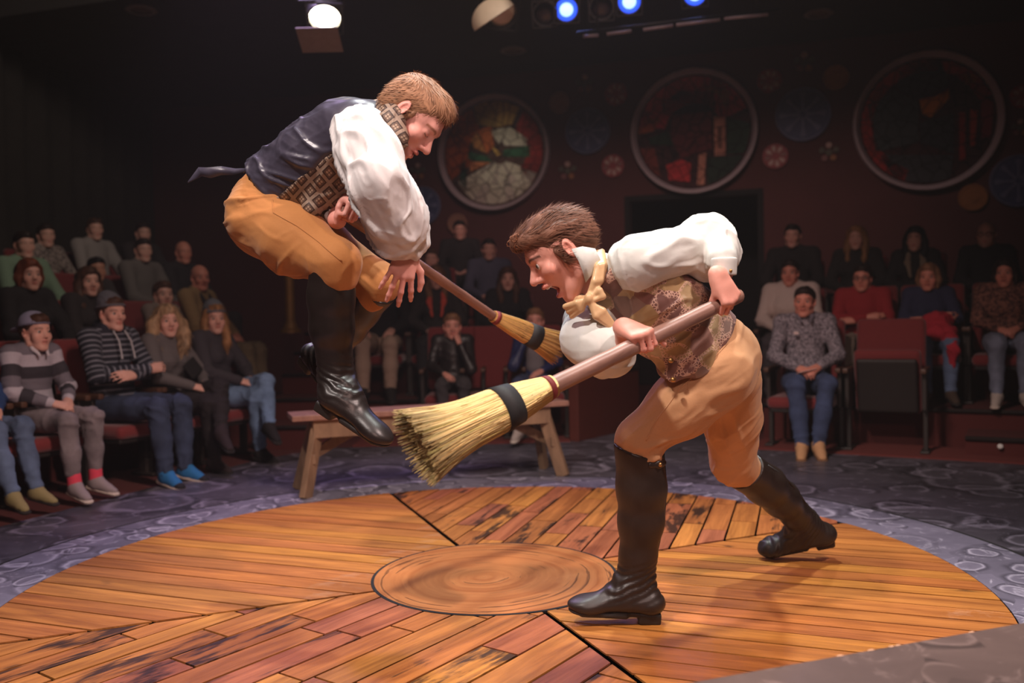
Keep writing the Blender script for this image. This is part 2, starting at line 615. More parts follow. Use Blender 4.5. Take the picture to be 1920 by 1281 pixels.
class Head:
    """head frame: o between the ears, columns of R = right, forward, up; s = scale"""
    def __init__(h, o, fwd, up, s=1.0, jaw=0.0, wide=1.0, nose=1.0, young=0):
        h.young = young
        h.o, h.R, h.s, h.jaw, h.wide, h.nose = np.asarray(o, float), frame(fwd, up), s, jaw, wide, nose
    def w(h, x, y, z):
        return h.o + h.R @ (np.array((x * h.wide, y, z)) * h.s)
    def jw(h, x, y, z):
        """a point of the lower jaw: turns about the ears when the mouth opens"""
        c, sn = math.cos(-h.jaw), math.sin(-h.jaw)
        y0, z0 = y - 0.0, z + 0.03
        return h.w(x, c * y0 - sn * z0, sn * y0 + c * z0 - 0.03)
    def loc(h, V):
        q = (V - h.o) @ h.R / h.s
        q[:, 0] /= h.wide
        return q
    def add(h, S, neck=None, neck_r=0.055, detail=True, closed=False):
        s, R = h.s, h.R
        e = lambda c, r, k=0.012, op='add': S.ell(h.w(*c), tuple(x * s for x in r), R, k * s, op)
        je = lambda c, r, k=0.012, op='add': S.ell(h.jw(*c), tuple(x * s for x in r), R, k * s, op)
        W = h.wide
        e((0, -0.016, 0.036), (0.075 * W, 0.096, 0.086))
        e((0, 0.028, 0.020), (0.064 * W, 0.066, 0.072), 0.02)
        e((0, 0.040, -0.035), (0.052 * W, 0.052, 0.060), 0.02)
        for sx in (-1, 1):
            S.cone(h.w(sx * .058, -.004, -.035), h.jw(sx * .050, .016, -.078), .017 * s, .016 * s, .02 * s)
            S.cone(h.jw(sx * .050, .016, -.078), h.jw(sx * .016, .074, -.104), .016 * s, .016 * s, .02 * s)
            e((sx * .043, .062, -.026 - .006 * h.young), (.022 + .004 * h.young, .020 + .003 * h.young, .020 + .005 * h.young), .02)
            if h.young:
                e((sx * .036, .058, -.056), (.020, .022, .022), .02)
        je((0, .076, -.104), (.022, .017, .017), .018)
        je((0, .045, -.085), (.042 * W, .040, .024), .025)
        if detail:
            S.cone(h.w(-.030, .079, .026), h.w(.030, .079, .026), .014 * s - .003 * s * h.young, .014 * s - .003 * s * h.young, .016 * s)
            n = h.nose
            S.cone(h.w(0, .086, .012), h.w(0, .086 + .026 * n, -.028), .0075 * s, .0115 * s, .012 * s)
            e((0, .088 + .024 * n, -.032), (.0115, .011, .0095), .008)
            for sx in (-1, 1):
                e((sx * .0125, .094, -.036), (.0085, .012, .0085), .007)
                e((sx * .033, .098 + .004 * h.young, .002), (.017, .012, .011), .012, 'sub')
                e((sx * .0055, .103, -.0445), (.0035, .006, .004), .003, 'sub')
            # eyelids around the eyeball
                e((sx * .033, .0745, .001), (.0152, .0140, .0125), .006)
                if not closed:
                    e((sx * .033, .090, -.001), (.0115, .0070, .0042), .003, 'sub')
            # lips
            S.chain([h.w(-.021, .083, -.062), h.w(-.008, .0955, -.0585), h.w(.008, .0955, -.0585), h.w(.021, .083, -.062)], [.0035 * s, .0062 * s, .0062 * s, .0035 * s], .006 * s)
            S.chain([h.jw(-.020, .082, -.064), h.jw(-.008, .0925, -.0715), h.jw(.008, .0925, -.0715), h.jw(.020, .082, -.064)], [.0035 * s, .0072 * s, .0072 * s, .0035 * s], .006 * s)
            if h.jaw > 0.1:
                m = 0.5 * (h.w(0, .09, -.062) + h.jw(0, .09, -.070))
                g = np.linalg.norm(h.w(0, .09, -.0620) - h.jw(0, .09, -.070)) * 0.5
                S.ell(m - h.R[:, 1] * .006 * s, (.0205 * s, .034 * s, max(g - .003 * s, .004)), R, .005 * s, 'sub')
            else:
                S.chain([h.w(-.021, .089, -.0645), h.w(0, .1005, -.0645), h.w(.021, .089, -.0645)], [.0012 * s, .0022 * s, .0012 * s], .003 * s, op='sub')
        for sx in (-1, 1):
            Re = R @ np.array(Euler((-0.15, 0, sx * -0.35)).to_matrix())
            S.ell(h.w(sx * .079, -.010, -.006), (.008 * s, .019 * s, .031 * s), Re, .006 * s)
            if detail:
                S.ell(h.w(sx * .086, -.004, -.003), (.006 * s, .010 * s, .018 * s), Re, .004 * s, 'sub')
        if neck is not None:
            S.chain([h.w(0, -.022, -.045), 0.5 * (h.w(0, -.026, -.09) + neck), neck], [.050 * s * neck_r / .055, neck_r * s, neck_r * s * 1.15], .022 * s)
    def paint(h, V, skin, lip=None, brow=None, flush=0.35, lash=None):
        """skin colours: lips, brows, ruddy cheeks and ears"""
        q = h.loc(V)
        col = np.tile(np.asarray(skin, float), (len(V), 1))
        red = np.array((skin[0] * 0.98, skin[1] * 0.62, skin[2] * 0.58))
        def put(wt, c):
            col[:] = col * (1 - wt[:, None]) + np.asarray(c) * wt[:, None]
        g = lambda c, r: np.exp(-(((q - np.array(c)) / np.array(r)) ** 2).sum(1))
        ax = np.abs(q[:, 0])
        qa = q.copy()
        qa[:, 0] = ax
        ga = lambda c, r: np.exp(-(((qa - np.array(c)) / np.array(r)) ** 2).sum(1))
        put(np.clip(ga((.045, .065, -.03), (.026, .03, .024)) * flush, 0, 1), red)
        put(np.clip(ga((.082, -.01, -.005), (.02, .03, .04)) * flush, 0, 1), red)
        put(np.clip(g((0, .115, -.03), (.016, .02, .016)) * flush, 0, 1), red)
        lipc = lip if lip is not None else (skin[0] * 0.80, skin[1] * 0.50, skin[2] * 0.50)
        if h.jaw > 0.1:
            jl = h.loc(np.array([h.jw(0, .0925, -.0715)]))[0]
            wl = np.maximum(np.clip(1.6 * g((0, .094, -.0585), (.019, .012, .0055)), 0, 1), np.clip(1.6 * g(jl, (.018, .012, .007)), 0, 1))
            put(wl, lipc)
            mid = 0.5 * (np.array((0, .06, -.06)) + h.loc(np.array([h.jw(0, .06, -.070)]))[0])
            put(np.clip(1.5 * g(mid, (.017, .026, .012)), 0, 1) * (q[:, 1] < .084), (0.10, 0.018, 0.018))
        else:
            put(np.clip(1.7 * ga((.006, .094, -.0645), (.014, .014, .0105)), 0, 1) * (q[:, 1] > .078), lipc)
            put(np.clip(1.8 * ga((0, .097, -.0645), (.020, .014, .0018)), 0, 1) * (q[:, 1] > .074), tuple(x * 0.35 for x in lipc))
        if brow is not None:
            t = (ax - .034) / .017
            zb = .0245 - .004 * t * t + h.jaw * .008
            wb = np.exp(-((q[:, 2] - zb) / .0038) ** 2) * (np.abs(t) < 1.15) * (q[:, 1] > .05)
            put(np.clip(wb * 1.3, 0, 0.9), brow)
        if lash is not None:
            t = (ax - .033) / .0135
            wb = np.exp(-((q[:, 2] + .0045 - .003 * t * t) / .0016) ** 2) * (np.abs(t) < 1.05) * (q[:, 1] > .06)
            put(np.clip(wb * 1.2, 0, .9), lash)
        wl = ga((.033, .09, .003), (.014, .02, .004))
        put(np.clip(wl * 0.35, 0, 1), (skin[0] * 0.6, skin[1] * 0.45, skin[2] * 0.42))
        return col

EYE = {}
def eye_mesh(iris):
    key = tuple(round(x, 3) for x in iris)
    if key in EYE:
        return EYE[key]
    vs, fs, cs = [], [], []
    n, m = 12, 10
    for j in range(m + 1):
        th = math.pi * j / m
        for i in range(n):
            a = 2 * math.pi * i / n
            vs.append((math.sin(th) * math.cos(a), math.cos(th), math.sin(th) * math.sin(a)))
            cs.append((0.01, 0.008, 0.008) if j <= 1 else (iris if j <= 2 else (0.72, 0.66, 0.62)))
    for j in range(m):
        for i in range(n):
            fs.append((j * n + i, (j + 1) * n + i, (j + 1) * n + (i + 1) % n, j * n + (i + 1) % n))
    me = np_mesh('eyeball', vs, fs)
    set_col(me, np.array(cs))
    EYE[key] = me
    return me

def add_eyes(h, parent, iris=(0.06, 0.09, 0.10), look=(0, 1, 0), r=0.0122):
    m = attr_mat('eye', 0.12, 80, 0.0, 0, 0.6, 0.0)
    Y = unit(h.R @ unit(np.asarray(look, float)))
    Fr = frame(Y, h.R[:, 2])
    for sx in (-1, 1):
        o = part('eye', eye_mesh(iris), m, parent)
        c = h.w(sx * .033, .0785, .0005)
        M = Matrix.Identity(4)
        for i in range(3):
            for j in range(3):
                M[i][j] = Fr[i, j] * r * h.s
            M[i][3] = c[i]
        o.matrix_basis = M

FING = [((-.030, .086), (.042, .025, .020), .0094), ((-.010, .092), (.046, .029, .021), .0096), ((.010, .088), (.042, .027, .021), .0093), ((.029, .078), (.034, .020, .018), .0083)]
def hand(S, wrist, fdir, dorsal, right=True, curls=None, spread=0.0, thumb=((-.6, .7, -.35), (-.2, .9, -.5), (0.1, .9, -.5)), s=1.0, k=.008):
    """five-fingered hand: local right-hand frame has the thumb on -X; mirrored for a left hand"""
    R = frame(fdir, dorsal)
    mx = 1 if right else -1
    w = lambda x, y, z: np.asarray(wrist, float) + R @ (np.array((x * mx, y, z)) * s)
    curls = curls or [(20, 25, 15)] * 4
    S.cone(w(0, -.005, 0), w(0, .035, -.002), .026 * s, .030 * s, .015 * s, R[:, 2], 0.68)
    for i, ((x, y), seg, r) in enumerate(FING):
        S.cone(w(x * .55, .012, -.002), w(x, y, 0), .0145 * s, .0115 * s, .014 * s)
        a, sp = 0.0, (x / .03) * spread
        p = np.array((x, y, 0.0))
        rr = r
        for L, cu in zip(seg, curls[i]):
            a += math.radians(cu)
            d = np.array((math.sin(sp) * math.cos(a), math.cos(sp) * math.cos(a), -math.sin(a)))
            p2 = p + d * L
            S.cone(w(*p), w(*p2), rr * s, rr * .9 * s, .004 * s)
            S.ball(w(*p), rr * 1.06 * s, .003 * s)
            p, rr = p2, rr * .9
    p = np.array((-.016, .022, -.006))
    S.cone(w(*p), w(-.028, .050, -.014), .016 * s, .013 * s, .015 * s)
    p = np.array((-.026, .040, -.012))
    for L, d, r0, r1 in ((.034, thumb[0], .0125, .0108), (.031, thumb[1], .0106, .0098), (.024, thumb[2], .0098, .0078)):
        p2 = p + unit(d) * L
        S.cone(w(*p), w(*p2), r0 * s, r1 * s, .005 * s)
        p = p2

def flat_strands(roots, dirs, nrms, L, wid, lift=0.004, bend=None, seg=3, seed=0):
    """tapered locks of hair: verts, quads"""
    rg = np.random.RandomState(seed)
    n = len(roots)
    L = np.asarray(L) * rg.uniform(0.7, 1.2, n)
    side = np.cross(dirs, nrms)
    side /= np.linalg.norm(side, axis=1)[:, None] + 1e-9
    V = np.zeros((n, seg + 1, 2, 3))
    for j in range(seg + 1):
        t = j / seg
        c = roots + dirs * (L * t)[:, None] + nrms * (lift * (1.2 * t - 0.9 * t * t) - 0.002)[..., None] if np.ndim(lift) else roots + dirs * (L * t)[:, None] + nrms * (lift * (1.2 * t) - 0.002)
        if bend is not None:
            c = c + bend * (L * t * t)[:, None]
        wd = wid * (1 - t) ** 0.6 * 0.5 + 0.0002
        V[:, j, 0] = c - side * wd
        V[:, j, 1] = c + side * wd
    V = V.reshape(-1, 3)
    F = []
    b = np.arange(n) * (seg + 1) * 2
    for j in range(seg):
        F.append(np.stack([b + 2 * j, b + 2 * j + 1, b + 2 * j + 3, b + 2 * j + 2], 1))
    return V, np.concatenate(F)

def hair_mat(name, col, rough=0.55):
    m, nt, b = new_mat(name)
    a = nd(nt, 'ShaderNodeAttribute', attribute_name='col')
    nt.links.new(a.outputs['Color'], b.inputs['Base Color'])
    setb(b, Roughness=rough)
    b.inputs['Specular IOR Level'].default_value = 0.22
    return m

def hair_with_locks(name, S, cell, mat, parent, col, flow, n, L, wid, seed=0, lift=0.006, keep=None, ridge=0.003, rscale=(0.010, 0.05), bend=None, head=None, comb='back'):
    """a hair mass with combed relief, plus loose locks lying on it"""
    V, Q = S.surface(cell)
    V = smooth_pts(V, Q, 2)
    N = normals(V, Q)
    D = flow(V)
    D = D - N * (D * N).sum(1)[:, None]
    D /= np.linalg.norm(D, axis=1)[:, None] + 1e-9
    ql = head.loc(V)
    if comb == 'back':                                        # combed along the head: ridges differ round its long axis
        a, l, o_ = np.arctan2(ql[:, 0], ql[:, 2] - .01) * .075, ql[:, 1], ql[:, 2]
    else:                                                     # falling: ridges differ round the upright axis
        a, l, o_ = np.arctan2(ql[:, 0], ql[:, 1] + .02) * .085, ql[:, 2], ql[:, 1]
    wob = .5 * vnoise(np.stack([a / .03, l / .03, o_ / .1], 1), seed + 3) * rscale[0]
    rr3 = np.hypot(ql[:, 0], ql[:, 2] if comb == 'back' else ql[:, 1])
    nz = vnoise(np.stack([(a + wob) / rscale[0], l / rscale[1], rr3 / .03], 1), seed)
    nz2 = vnoise(np.stack([(a + 2 * wob) / (rscale[0] * 2.6), l / (rscale[1] * 1.5), rr3 / .05], 1), seed + 9)
    V2 = V + N * (ridge * nz + ridge * 1.4 * nz2)[:, None]
    rg = np.random.RandomState(seed)
    cand = np.arange(len(V)) if keep is None else np.flatnonzero(keep(V, N))
    ids = rg.choice(cand, n)
    d = D[ids] + rg.normal(0, 0.11, (n, 3))
    d /= np.linalg.norm(d, axis=1)[:, None]
    VS, FS = flat_strands(V2[ids], d, N[ids], np.full(n, L), wid, lift, bend, 3, seed)
    base = np.asarray(col, float)
    cm = base[None, :] * (0.85 + 0.45 * nz + 0.2 * nz2)[:, None]
    sh = rg.uniform(0.72, 1.28, n).repeat(8)
    cs = base[None, :] * sh[:, None]
    me = np_mesh(name, np.concatenate([V2, VS]), np.concatenate([Q, FS + len(V2)]))
    set_col(me, np.clip(np.concatenate([cm, cs]), 0.004, 1))
    return part(name, me, mat, parent)
# ---------------------------------------------------------------- cloths of the two actors
def brocade(name, base, line, spot, scale, rot):
    """woven medallions: rounded diamonds with a four-dot flower"""
    m, nt, b = new_mat(name)
    co = coords(nt, 'Object', (scale, scale, scale), rot)
    sx = nd(nt, 'ShaderNodeSeparateXYZ')
    nt.links.new(co, sx.inputs[0])
    fr = lambda v: mathn(nt, 'ABSOLUTE', mathn(nt, 'SUBTRACT', mathn(nt, 'FRACT', v), 0.5))
    a, c = fr(sx.outputs[0]), fr(sx.outputs[2])
    d = mathn(nt, 'MAXIMUM', a, c)
    ring = ramp(nt, d, [(0.0, (0, 0, 0)), (0.26, (0, 0, 0)), (0.29, (1, 1, 1)), (0.36, (1, 1, 1)), (0.39, (0, 0, 0))])
    inner = ramp(nt, d, [(0.0, (1, 1, 1)), (0.26, (1, 1, 1)), (0.29, (0, 0, 0))])
    dx, dz = mathn(nt, 'SUBTRACT', a, 0.10), mathn(nt, 'SUBTRACT', c, 0.10)
    dots = mathn(nt, 'SQRT', mathn(nt, 'ADD', mathn(nt, 'MULTIPLY', dx, dx), mathn(nt, 'MULTIPLY', dz, dz)))
    fl = ramp(nt, dots, [(0.0, (1, 1, 1)), (0.07, (1, 1, 1)), (0.09, (0, 0, 0))])
    n = noise(nt, co, 6.0, 4)
    col = mix(nt, n, tuple(x * .6 for x in base), tuple(x * 1.35 for x in base))
    col = mix(nt, mathn(nt, 'MULTIPLY', inner, 0.75), col, line)
    col = mix(nt, ring, col, tuple(x * .55 for x in line))
    col = mix(nt, mathn(nt, 'MULTIPLY', fl, inner), col, spot)
    nt.links.new(col, b.inputs['Base Color'])
    setb(b, Roughness=0.55)
    bump(nt, b, mathn(nt, 'ADD', ring, n), 0.25, 0.003)
    return m

def patchwork(name, cols, lace):
    """brocade of soft mauve, taupe and gold diamonds with lacy bands"""
    m, nt, b = new_mat(name)
    co = coords(nt, 'Object', (11, 11, 11), (0.3, 0.6, 0.5))
    v = nd(nt, 'ShaderNodeTexVoronoi', i_Scale=1.4, i_Randomness=0.6)
    nt.links.new(co, v.inputs['Vector'])
    sep = nd(nt, 'ShaderNodeSeparateColor')
    nt.links.new(v.outputs['Color'], sep.inputs[0])
    col = ramp(nt, sep.outputs[0], [(i / len(cols), c) for i, c in enumerate(cols)], 'CONSTANT')
    ve = nd(nt, 'ShaderNodeTexVoronoi', i_Scale=1.4, i_Randomness=0.6, feature='DISTANCE_TO_EDGE')
    nt.links.new(co, ve.inputs['Vector'])
    band = ramp(nt, ve.outputs['Distance'], [(0.0, (1, 1, 1)), (0.11, (1, 1, 1)), (0.17, (0, 0, 0))])
    sm = nd(nt, 'ShaderNodeTexVoronoi', i_Scale=9.5, feature='DISTANCE_TO_EDGE')
    nt.links.new(co, sm.inputs['Vector'])
    la = ramp(nt, sm.outputs['Distance'], [(0.0, (1, 1, 1)), (0.10, (1, 1, 1)), (0.17, (0, 0, 0))])
    half = ramp(nt, sep.outputs[1], [(0.0, (0, 0, 0)), (0.42, (1, 1, 1))], 'CONSTANT')
    fac = mathn(nt, 'MULTIPLY', mathn(nt, 'MULTIPLY', band, la), mathn(nt, 'MULTIPLY', half, 0.85))
    n = noise(nt, co, 3.0, 4)
    col = mix(nt, mathn(nt, 'MULTIPLY', n, 0.45), col, tuple(x * .5 for x in cols[0]))
    col = mix(nt, fac, col, lace)
    nt.links.new(col, b.inputs['Base Color'])
    setb(b, Roughness=0.42)
    b.inputs['Sheen Weight'].default_value = 0.2
    bump(nt, b, mathn(nt, 'ADD', fac, mathn(nt, 'MULTIPLY', n, 0.5)), 0.3, 0.003)
    return m

def leather(name, col=(0.016, 0.011, 0.010), rough=0.36):
    m, nt, b = new_mat(name)
    co = coords(nt)
    n = noise(nt, co, 260, 3)
    n2 = noise(nt, co, 14, 4)
    c = mix(nt, n2, tuple(x * .6 for x in col), tuple(x * 1.7 for x in col))
    nt.links.new(c, b.inputs['Base Color'])
    r = mathn(nt, 'MULTIPLY_ADD', n2, 0.25, rough - 0.12)
    nt.links.new(r, b.inputs['Roughness'])
    bump(nt, b, mathn(nt, 'ADD', mathn(nt, 'MULTIPLY', n, 0.4), n2), 0.18, 0.003)
    return m

M_SHIRT = plain('white_shirt_cloth', (0.72, 0.69, 0.68), 0.75, 0.04, 90, 0.08)
M_SHIRT_B = plain('cream_shirt_cloth', (0.70, 0.72, 0.675), 0.75, 0.04, 90, 0.08)
M_TROUS_A = plain('tan_breeches_cloth', srgb(186, 124, 66), 0.8, 0.08, 160, 0.1, sheen=0.1)
M_TROUS_B = plain('buff_breeches_cloth', srgb(200, 152, 108), 0.8, 0.06, 160, 0.1, sheen=0.1)
M_SATIN = plain('midnight_satin', srgb(66, 62, 76), 0.36, 0.2, 40, 0.1, spec=0.6)
M_BOOT = leather('boot_leather')
M_BOOT_B = leather('brown_boot_leather', (0.022, 0.014, 0.011), 0.42)
M_SOLE = plain('boot_sole', (0.02, 0.016, 0.014), 0.6)
M_BRASS = plain('brass', (0.55, 0.33, 0.12), 0.35, 0.2, 60, 0.1, metal=0.9)
M_GOLDSATIN = plain('gold_satin', srgb(222, 186, 140), 0.33, 0.1, 60, 0.08)
M_BROC_A = brocade('medallion_brocade', srgb(150, 128, 110), srgb(76, 50, 40), srgb(170, 146, 124), 24.0, (0.0, 0.62, 0.0))
M_BROC_B = patchwork('patchwork_brocade', [srgb(140, 98, 90), srgb(190, 162, 112), srgb(152, 128, 116), srgb(172, 132, 118), srgb(198, 176, 132), srgb(128, 92, 84)], srgb(228, 192, 170))

def riding_boot(parent, knee, ankle, heel, toe, side, mat, strap=None, r=(.066, .062, .064, .048, .046), topfront=.03, seed=3, cuff=0.06):
    """tall riding boot: shaft, foot, welted sole with heel block"""
    knee, ankle, heel, toe = map(np.asarray, (knee, ankle, heel, toe))
    b = link('boot', None, None, parent)
    S = Solid()
    ax = unit(knee - ankle)
    L = np.linalg.norm(knee - ankle)
    ff = unit(toe - heel)
    fw = unit(ff - ax * (ff @ ax))
    top = knee + ax * cuff
    pts = [top, ankle + ax * L * .72 - fw * .012, ankle + ax * L * .45 - fw * .010, ankle + ax * L * .16, ankle]
    S.chain(pts, r, .03, side, .93)
    fl = np.linalg.norm(toe - heel)
    upd = unit(ax - ff * (ax @ ff))
    hp = heel + ff * .036 + upd * .040
    S.cone(ankle, hp, .046, .038, .03)
    ins = ankle * .45 + (heel + ff * fl * .55 + upd * .03) * .55
    S.cone(ankle + ff * .012, ins, .045, .040, .04)
    S.cone(ins, heel + ff * (fl - .070) + upd * .024, .039, .021, .05, upd, .85)
    S.cone(hp, heel + ff * (fl - .055) + upd * .022, .036, .034, .04, upd, .58)
    S.ell(heel + ff * (fl - .052) + upd * .021, (.039, .056, .0175), frame(ff, upd), .03)
    # the top edge: high in front, lower behind
    n = unit(ax - fw * topfront * 12)
    S.keep(knee + ax * .012, n)
    S.keep(heel + upd * .006, -upd)
    def fold(V, N):
        t = (V - ankle) @ ax
        q = V / .03
        a = np.exp(-(t / .05) ** 2)
        w = np.sin((t + .35 * ((V - ankle) @ fw)) / .0036 + 2.4 * vnoise(V / .04, seed))
        calf = 0.0016 * vnoise(V / .06, seed + 1)
        inst = np.exp(-(((V - ins) ** 2).sum(1)) / .05 ** 2)
        return .0026 * a * w + calf + .0018 * inst * np.sin(((V - ins) @ ff) / .0034 + 2 * vnoise(V / .04, seed + 4))
    part('shaft', S.mesh('boot_shaft', .0054, fold=fold), mat, b)
    # sole and heel
    S2 = Solid()
    S2.rbox(heel + ff * fl * .62 + upd * .002, (.037, fl * .26, .010), frame(ff, upd), .008, .006)
    S2.ell(heel + ff * (fl - .054) + upd * .005, (.0425, .056, .0125), frame(ff, upd), .006)
    S2.rbox(heel + ff * fl * .33 + upd * .006, (.029, fl * .2, .009), frame(ff, upd), .005, .01)
    S2.rbox(heel + ff * .037 - upd * .006, (.034, .037, .020), frame(ff, upd), .008, .004)
    part('sole', S2.mesh('boot_sole', .004), M_SOLE, b)
    # back zip and top strap
    bk = -fw
    zp = [pts[0] + bk * (r[0] + .001) - ax * .06]
    for p_, rr in zip(pts[1:], r[1:]):
        zp.append(p_ + bk * (rr + .003))
    part('zip', tube_mesh('zip', zp, .004, 6), M_SOLE, b)
    if strap is not None:
        sd = unit(np.asarray(side))
        c = knee - ax * .03 + bk * (r[0] * .75) + strap * sd * r[0] * .62
        St = Solid()
        St.chain([c - bk * .03 + strap * sd * .016, c + strap * sd * .004, c + bk * .02 - strap * sd * .02], [.012, .012, .010], .006, unit(bk + strap * sd), .45)
        part('strap', St.mesh('strap', .004), mat, b)
        part('button', Solid().ball(c + strap * sd * .009, .008).mesh('button', .003), M_BRASS, b)
    return b

def seam(cloth, pts, mat, r=.0026):
    """a stitched seam lying on a garment: the path is dropped onto the cloth along the line of sight from the stage front"""
    from mathutils.bvhtree import BVHTree
    me = cloth.data
    bv = BVHTree.FromPolygons([v.co for v in me.vertices], [tuple(p.vertices) for p in me.polygons])
    path = []
    for i in range(len(pts) - 1):
        for t in np.linspace(0, 1, 12, endpoint=i == len(pts) - 2):
            q = pts[i] * (1 - t) + pts[i + 1] * t
            hit = bv.ray_cast(Vector((q[0], q[1] - .6, q[2])), Vector((0, 1, 0)), 1.5)
            if hit[0] is not None:
                path.append(hit[0])
    if len(path) > 3:
        part('seam', tube_mesh('seam', path, r, 6), mat, cloth)

SKIN_A, SKIN_B = srgb(229, 166, 152), srgb(230, 166, 148)

# ================================================================ the leaping actor
def leaping_actor():
    neckb = P(712, 238, 2.84)
    sh_n, sh_f = P(675, 252, 2.68), P(700, 262, 3.02)
    el_n, wr_n = P(716, 352, 2.50), P(768, 462, 2.60)
    hip_c = P(490, 392, 3.05)
    hip_n, hip_f = P(488, 402, 2.96), P(505, 398, 3.14)
    kn_n, an_n = P(628, 500, 2.78), P(628, 704, 2.86)
    kn_f, an_f = P(706, 535, 3.00), P(618, 668, 3.22)
    heel_n, toe_n = P(601, 752, 2.84), P(728, 838, 2.76)
    heel_f, toe_f = P(572, 668, 3.26), P(640, 752, 3.16)
    waist = P(545, 335, 2.96)
    chest = P(640, 268, 2.86)
    el_f, wr_f = P(625, 355, 3.06), P(632, 412, 2.86)
    th = math.radians(52)
    H = Head(P(771, 219, 2.76), (math.cos(th), -0.10, -math.sin(th)), (math.sin(th), -0.02, math.cos(th)), 1.02, 0.06)
    # body: one skin from head to feet
    S = Solid()
    H.add(S, neckb, .056, closed=True)
    S.chain([neckb, chest, waist, hip_c], [.06, .10, .10, .10], .04)
    S.cone(sh_n, sh_f, .05, .05, .04)
    S.chain([sh_n, el_n, wr_n], [.042, .036, .026], .02)
    S.chain([sh_f, el_f, wr_f], [.042, .036, .026], .02)
    S.chain([hip_n, kn_n, an_n], [.065, .045, .034], .03)
    S.chain([hip_f, kn_f, an_f], [.065, .045, .034], .03)
    S.cone(an_n, heel_n * .35 + toe_n * .65 + V3(0, 0, .03), .03, .022, .02)
    S.cone(an_f, heel_f * .35 + toe_f * .65 + V3(0, 0, .03), .03, .022, .02)
    hn = unit(P(757, 522, 2.60) - P(772, 470, 2.60))
    hand(S, wr_n, hn + V3(0, -.12, 0), (.15, -1, .1), True, [(24, 26, 14), (12, 24, 14), (6, 20, 12), (10, 16, 10)], 0.30, ((-.75, .6, -.2), (-.35, .9, -.25), (-.1, .95, -.3)), 1.0)
    bp = P(648, 402, 2.84)                                   # where the far hand holds the handle
    hax = unit(P(925, 592, 3.55) - P(648, 402, 2.84))
    dors = unit(V3(.55, -.35, .82) - hax * (V3(.55, -.35, .82) @ hax))
    fd = np.cross(dors, hax)
    if fd[1] > 0:
        fd = -fd
    fd = unit(fd)
    wf = bp - fd * .070 + dors * .040
    S.cone(wr_f, wf, .026, .026, .02)
    hand(S, wf, fd, dors, False, [(62, 88, 48), (66, 92, 50), (70, 92, 50), (74, 90, 50)], 0.05, ((-.2, .7, -.75), (.2, .55, -.9), (.5, .3, -.8)), 0.97)
    foc = [(H.o, .155, .0032), (wr_n + hn * .10, .10, .0036), (bp, .080, .0040)]
    me = S.mesh('leaping_actor_body', .013, foc)
    V = np.empty(len(me.vertices) * 3)
    me.vertices.foreach_get('co', V)
    V = V.reshape(-1, 3)
    col = H.paint(V, SKIN_A, brow=srgb(150, 95, 70), lash=srgb(96, 52, 42))
    kd = np.minimum(((V - (wr_n + hn * .13)) ** 2).sum(1), ((V - bp) ** 2).sum(1))
    wk = np.clip(np.exp(-kd / .05 ** 2) * .4, 0, 1)[:, None]
    col = col * (1 - wk) + np.array(srgb(214, 122, 110)) * wk
    set_col(me, col)
    root = link('person', me, SKIN(), label='leaping fair-haired actor in dark satin waistcoat and tan breeches, both feet off the stage', category='person')
    # hair: short, fair, thick on top
    Sh = Solid()
    for c, r in (((0, -.015, .042), (.081, .101, .085)), ((0, .036, .086), (.058, .060, .044)), ((0, -.048, .004), (.076, .064, .066))):
        Sh.ell(H.w(*c), tuple(x * H.s for x in r), H.R, .02)
    Sh.ell(H.w(0, .098, -.045), (.150, .085, .112), H.R, .012, 'sub')
    for sx in (-1, 1):
        Sh.ell(H.w(sx * .085, .006, -.030), (.020, .034, .052), H.R, .01, 'sub')
        Sh.cone(H.w(sx * .070, .020, .005), H.w(sx * .070, .014, -.030), .009, .005, .01)
    Sh.ell(H.w(0, -.05, -.120), (.12, .13, .062), H.R, .012, 'sub')
    HR = H.R
    def flow(V):
        q = H.loc(V)
        d = np.zeros_like(q)
        top = np.clip((q[:, 2] - .05) / .06, 0, 1)
        d[:, 1] = 1.3 * top - .9 * (1 - top)
        d[:, 2] = .25 * top - .75 * (1 - top)
        d[:, 0] = .25
        return d @ HR.T
    hair_with_locks('hair', Sh, .0042, hair_mat('fair_hair', None), root, srgb(166, 122, 92), flow, 3400, .028, .0022, 5, .004, ridge=.0018, rscale=(.006, .05),
                    bend=HR[:, 2] * -.15, head=H)
    # shirt: full sleeves gathered at the wrist
    S = Solid()
    S.chain([neckb, chest, waist], [.06, .10, .10], .03)
    S.chain([sh_n + V3(.002, 0, .0), sh_n * .5 + el_n * .5 + V3(-.006, 0, .004), el_n + V3(-.010, 0, .004), wr_n * .45 + el_n * .55 + V3(-.006, 0, .0), wr_n * .78 + el_n * .22 + V3(-.008, 0, .0), wr_n + V3(-.008, 0, .016)],
            [.088, .086, .080, .082, .078, .038], .045)
    S.chain([sh_f, sh_f * .4 + el_f * .6, wr_f * .4 + el_f * .6, wr_f * .85 + el_f * .15], [.085, .08, .060, .034], .02)
    an = unit(wr_n - el_n)
    ff = folds([(None, 1, wr_n - sh_n, 1.0), (wr_n, .13, wr_n - el_n, .8)], .0090, .046, 8.0, 11)
    part('shirt', S.mesh('actor_shirt', .0058, fold=ff), M_SHIRT, root)
    Sc = Solid()
    Sc.cone(wr_n - an * .020, wr_n + an * .012, .037, .034, .01)
    part('cuff', Sc.mesh('cuff', .004, fold=folds([(None, 1, an, 1)], .002, .01, 4, 3)), M_SHIRT, root)
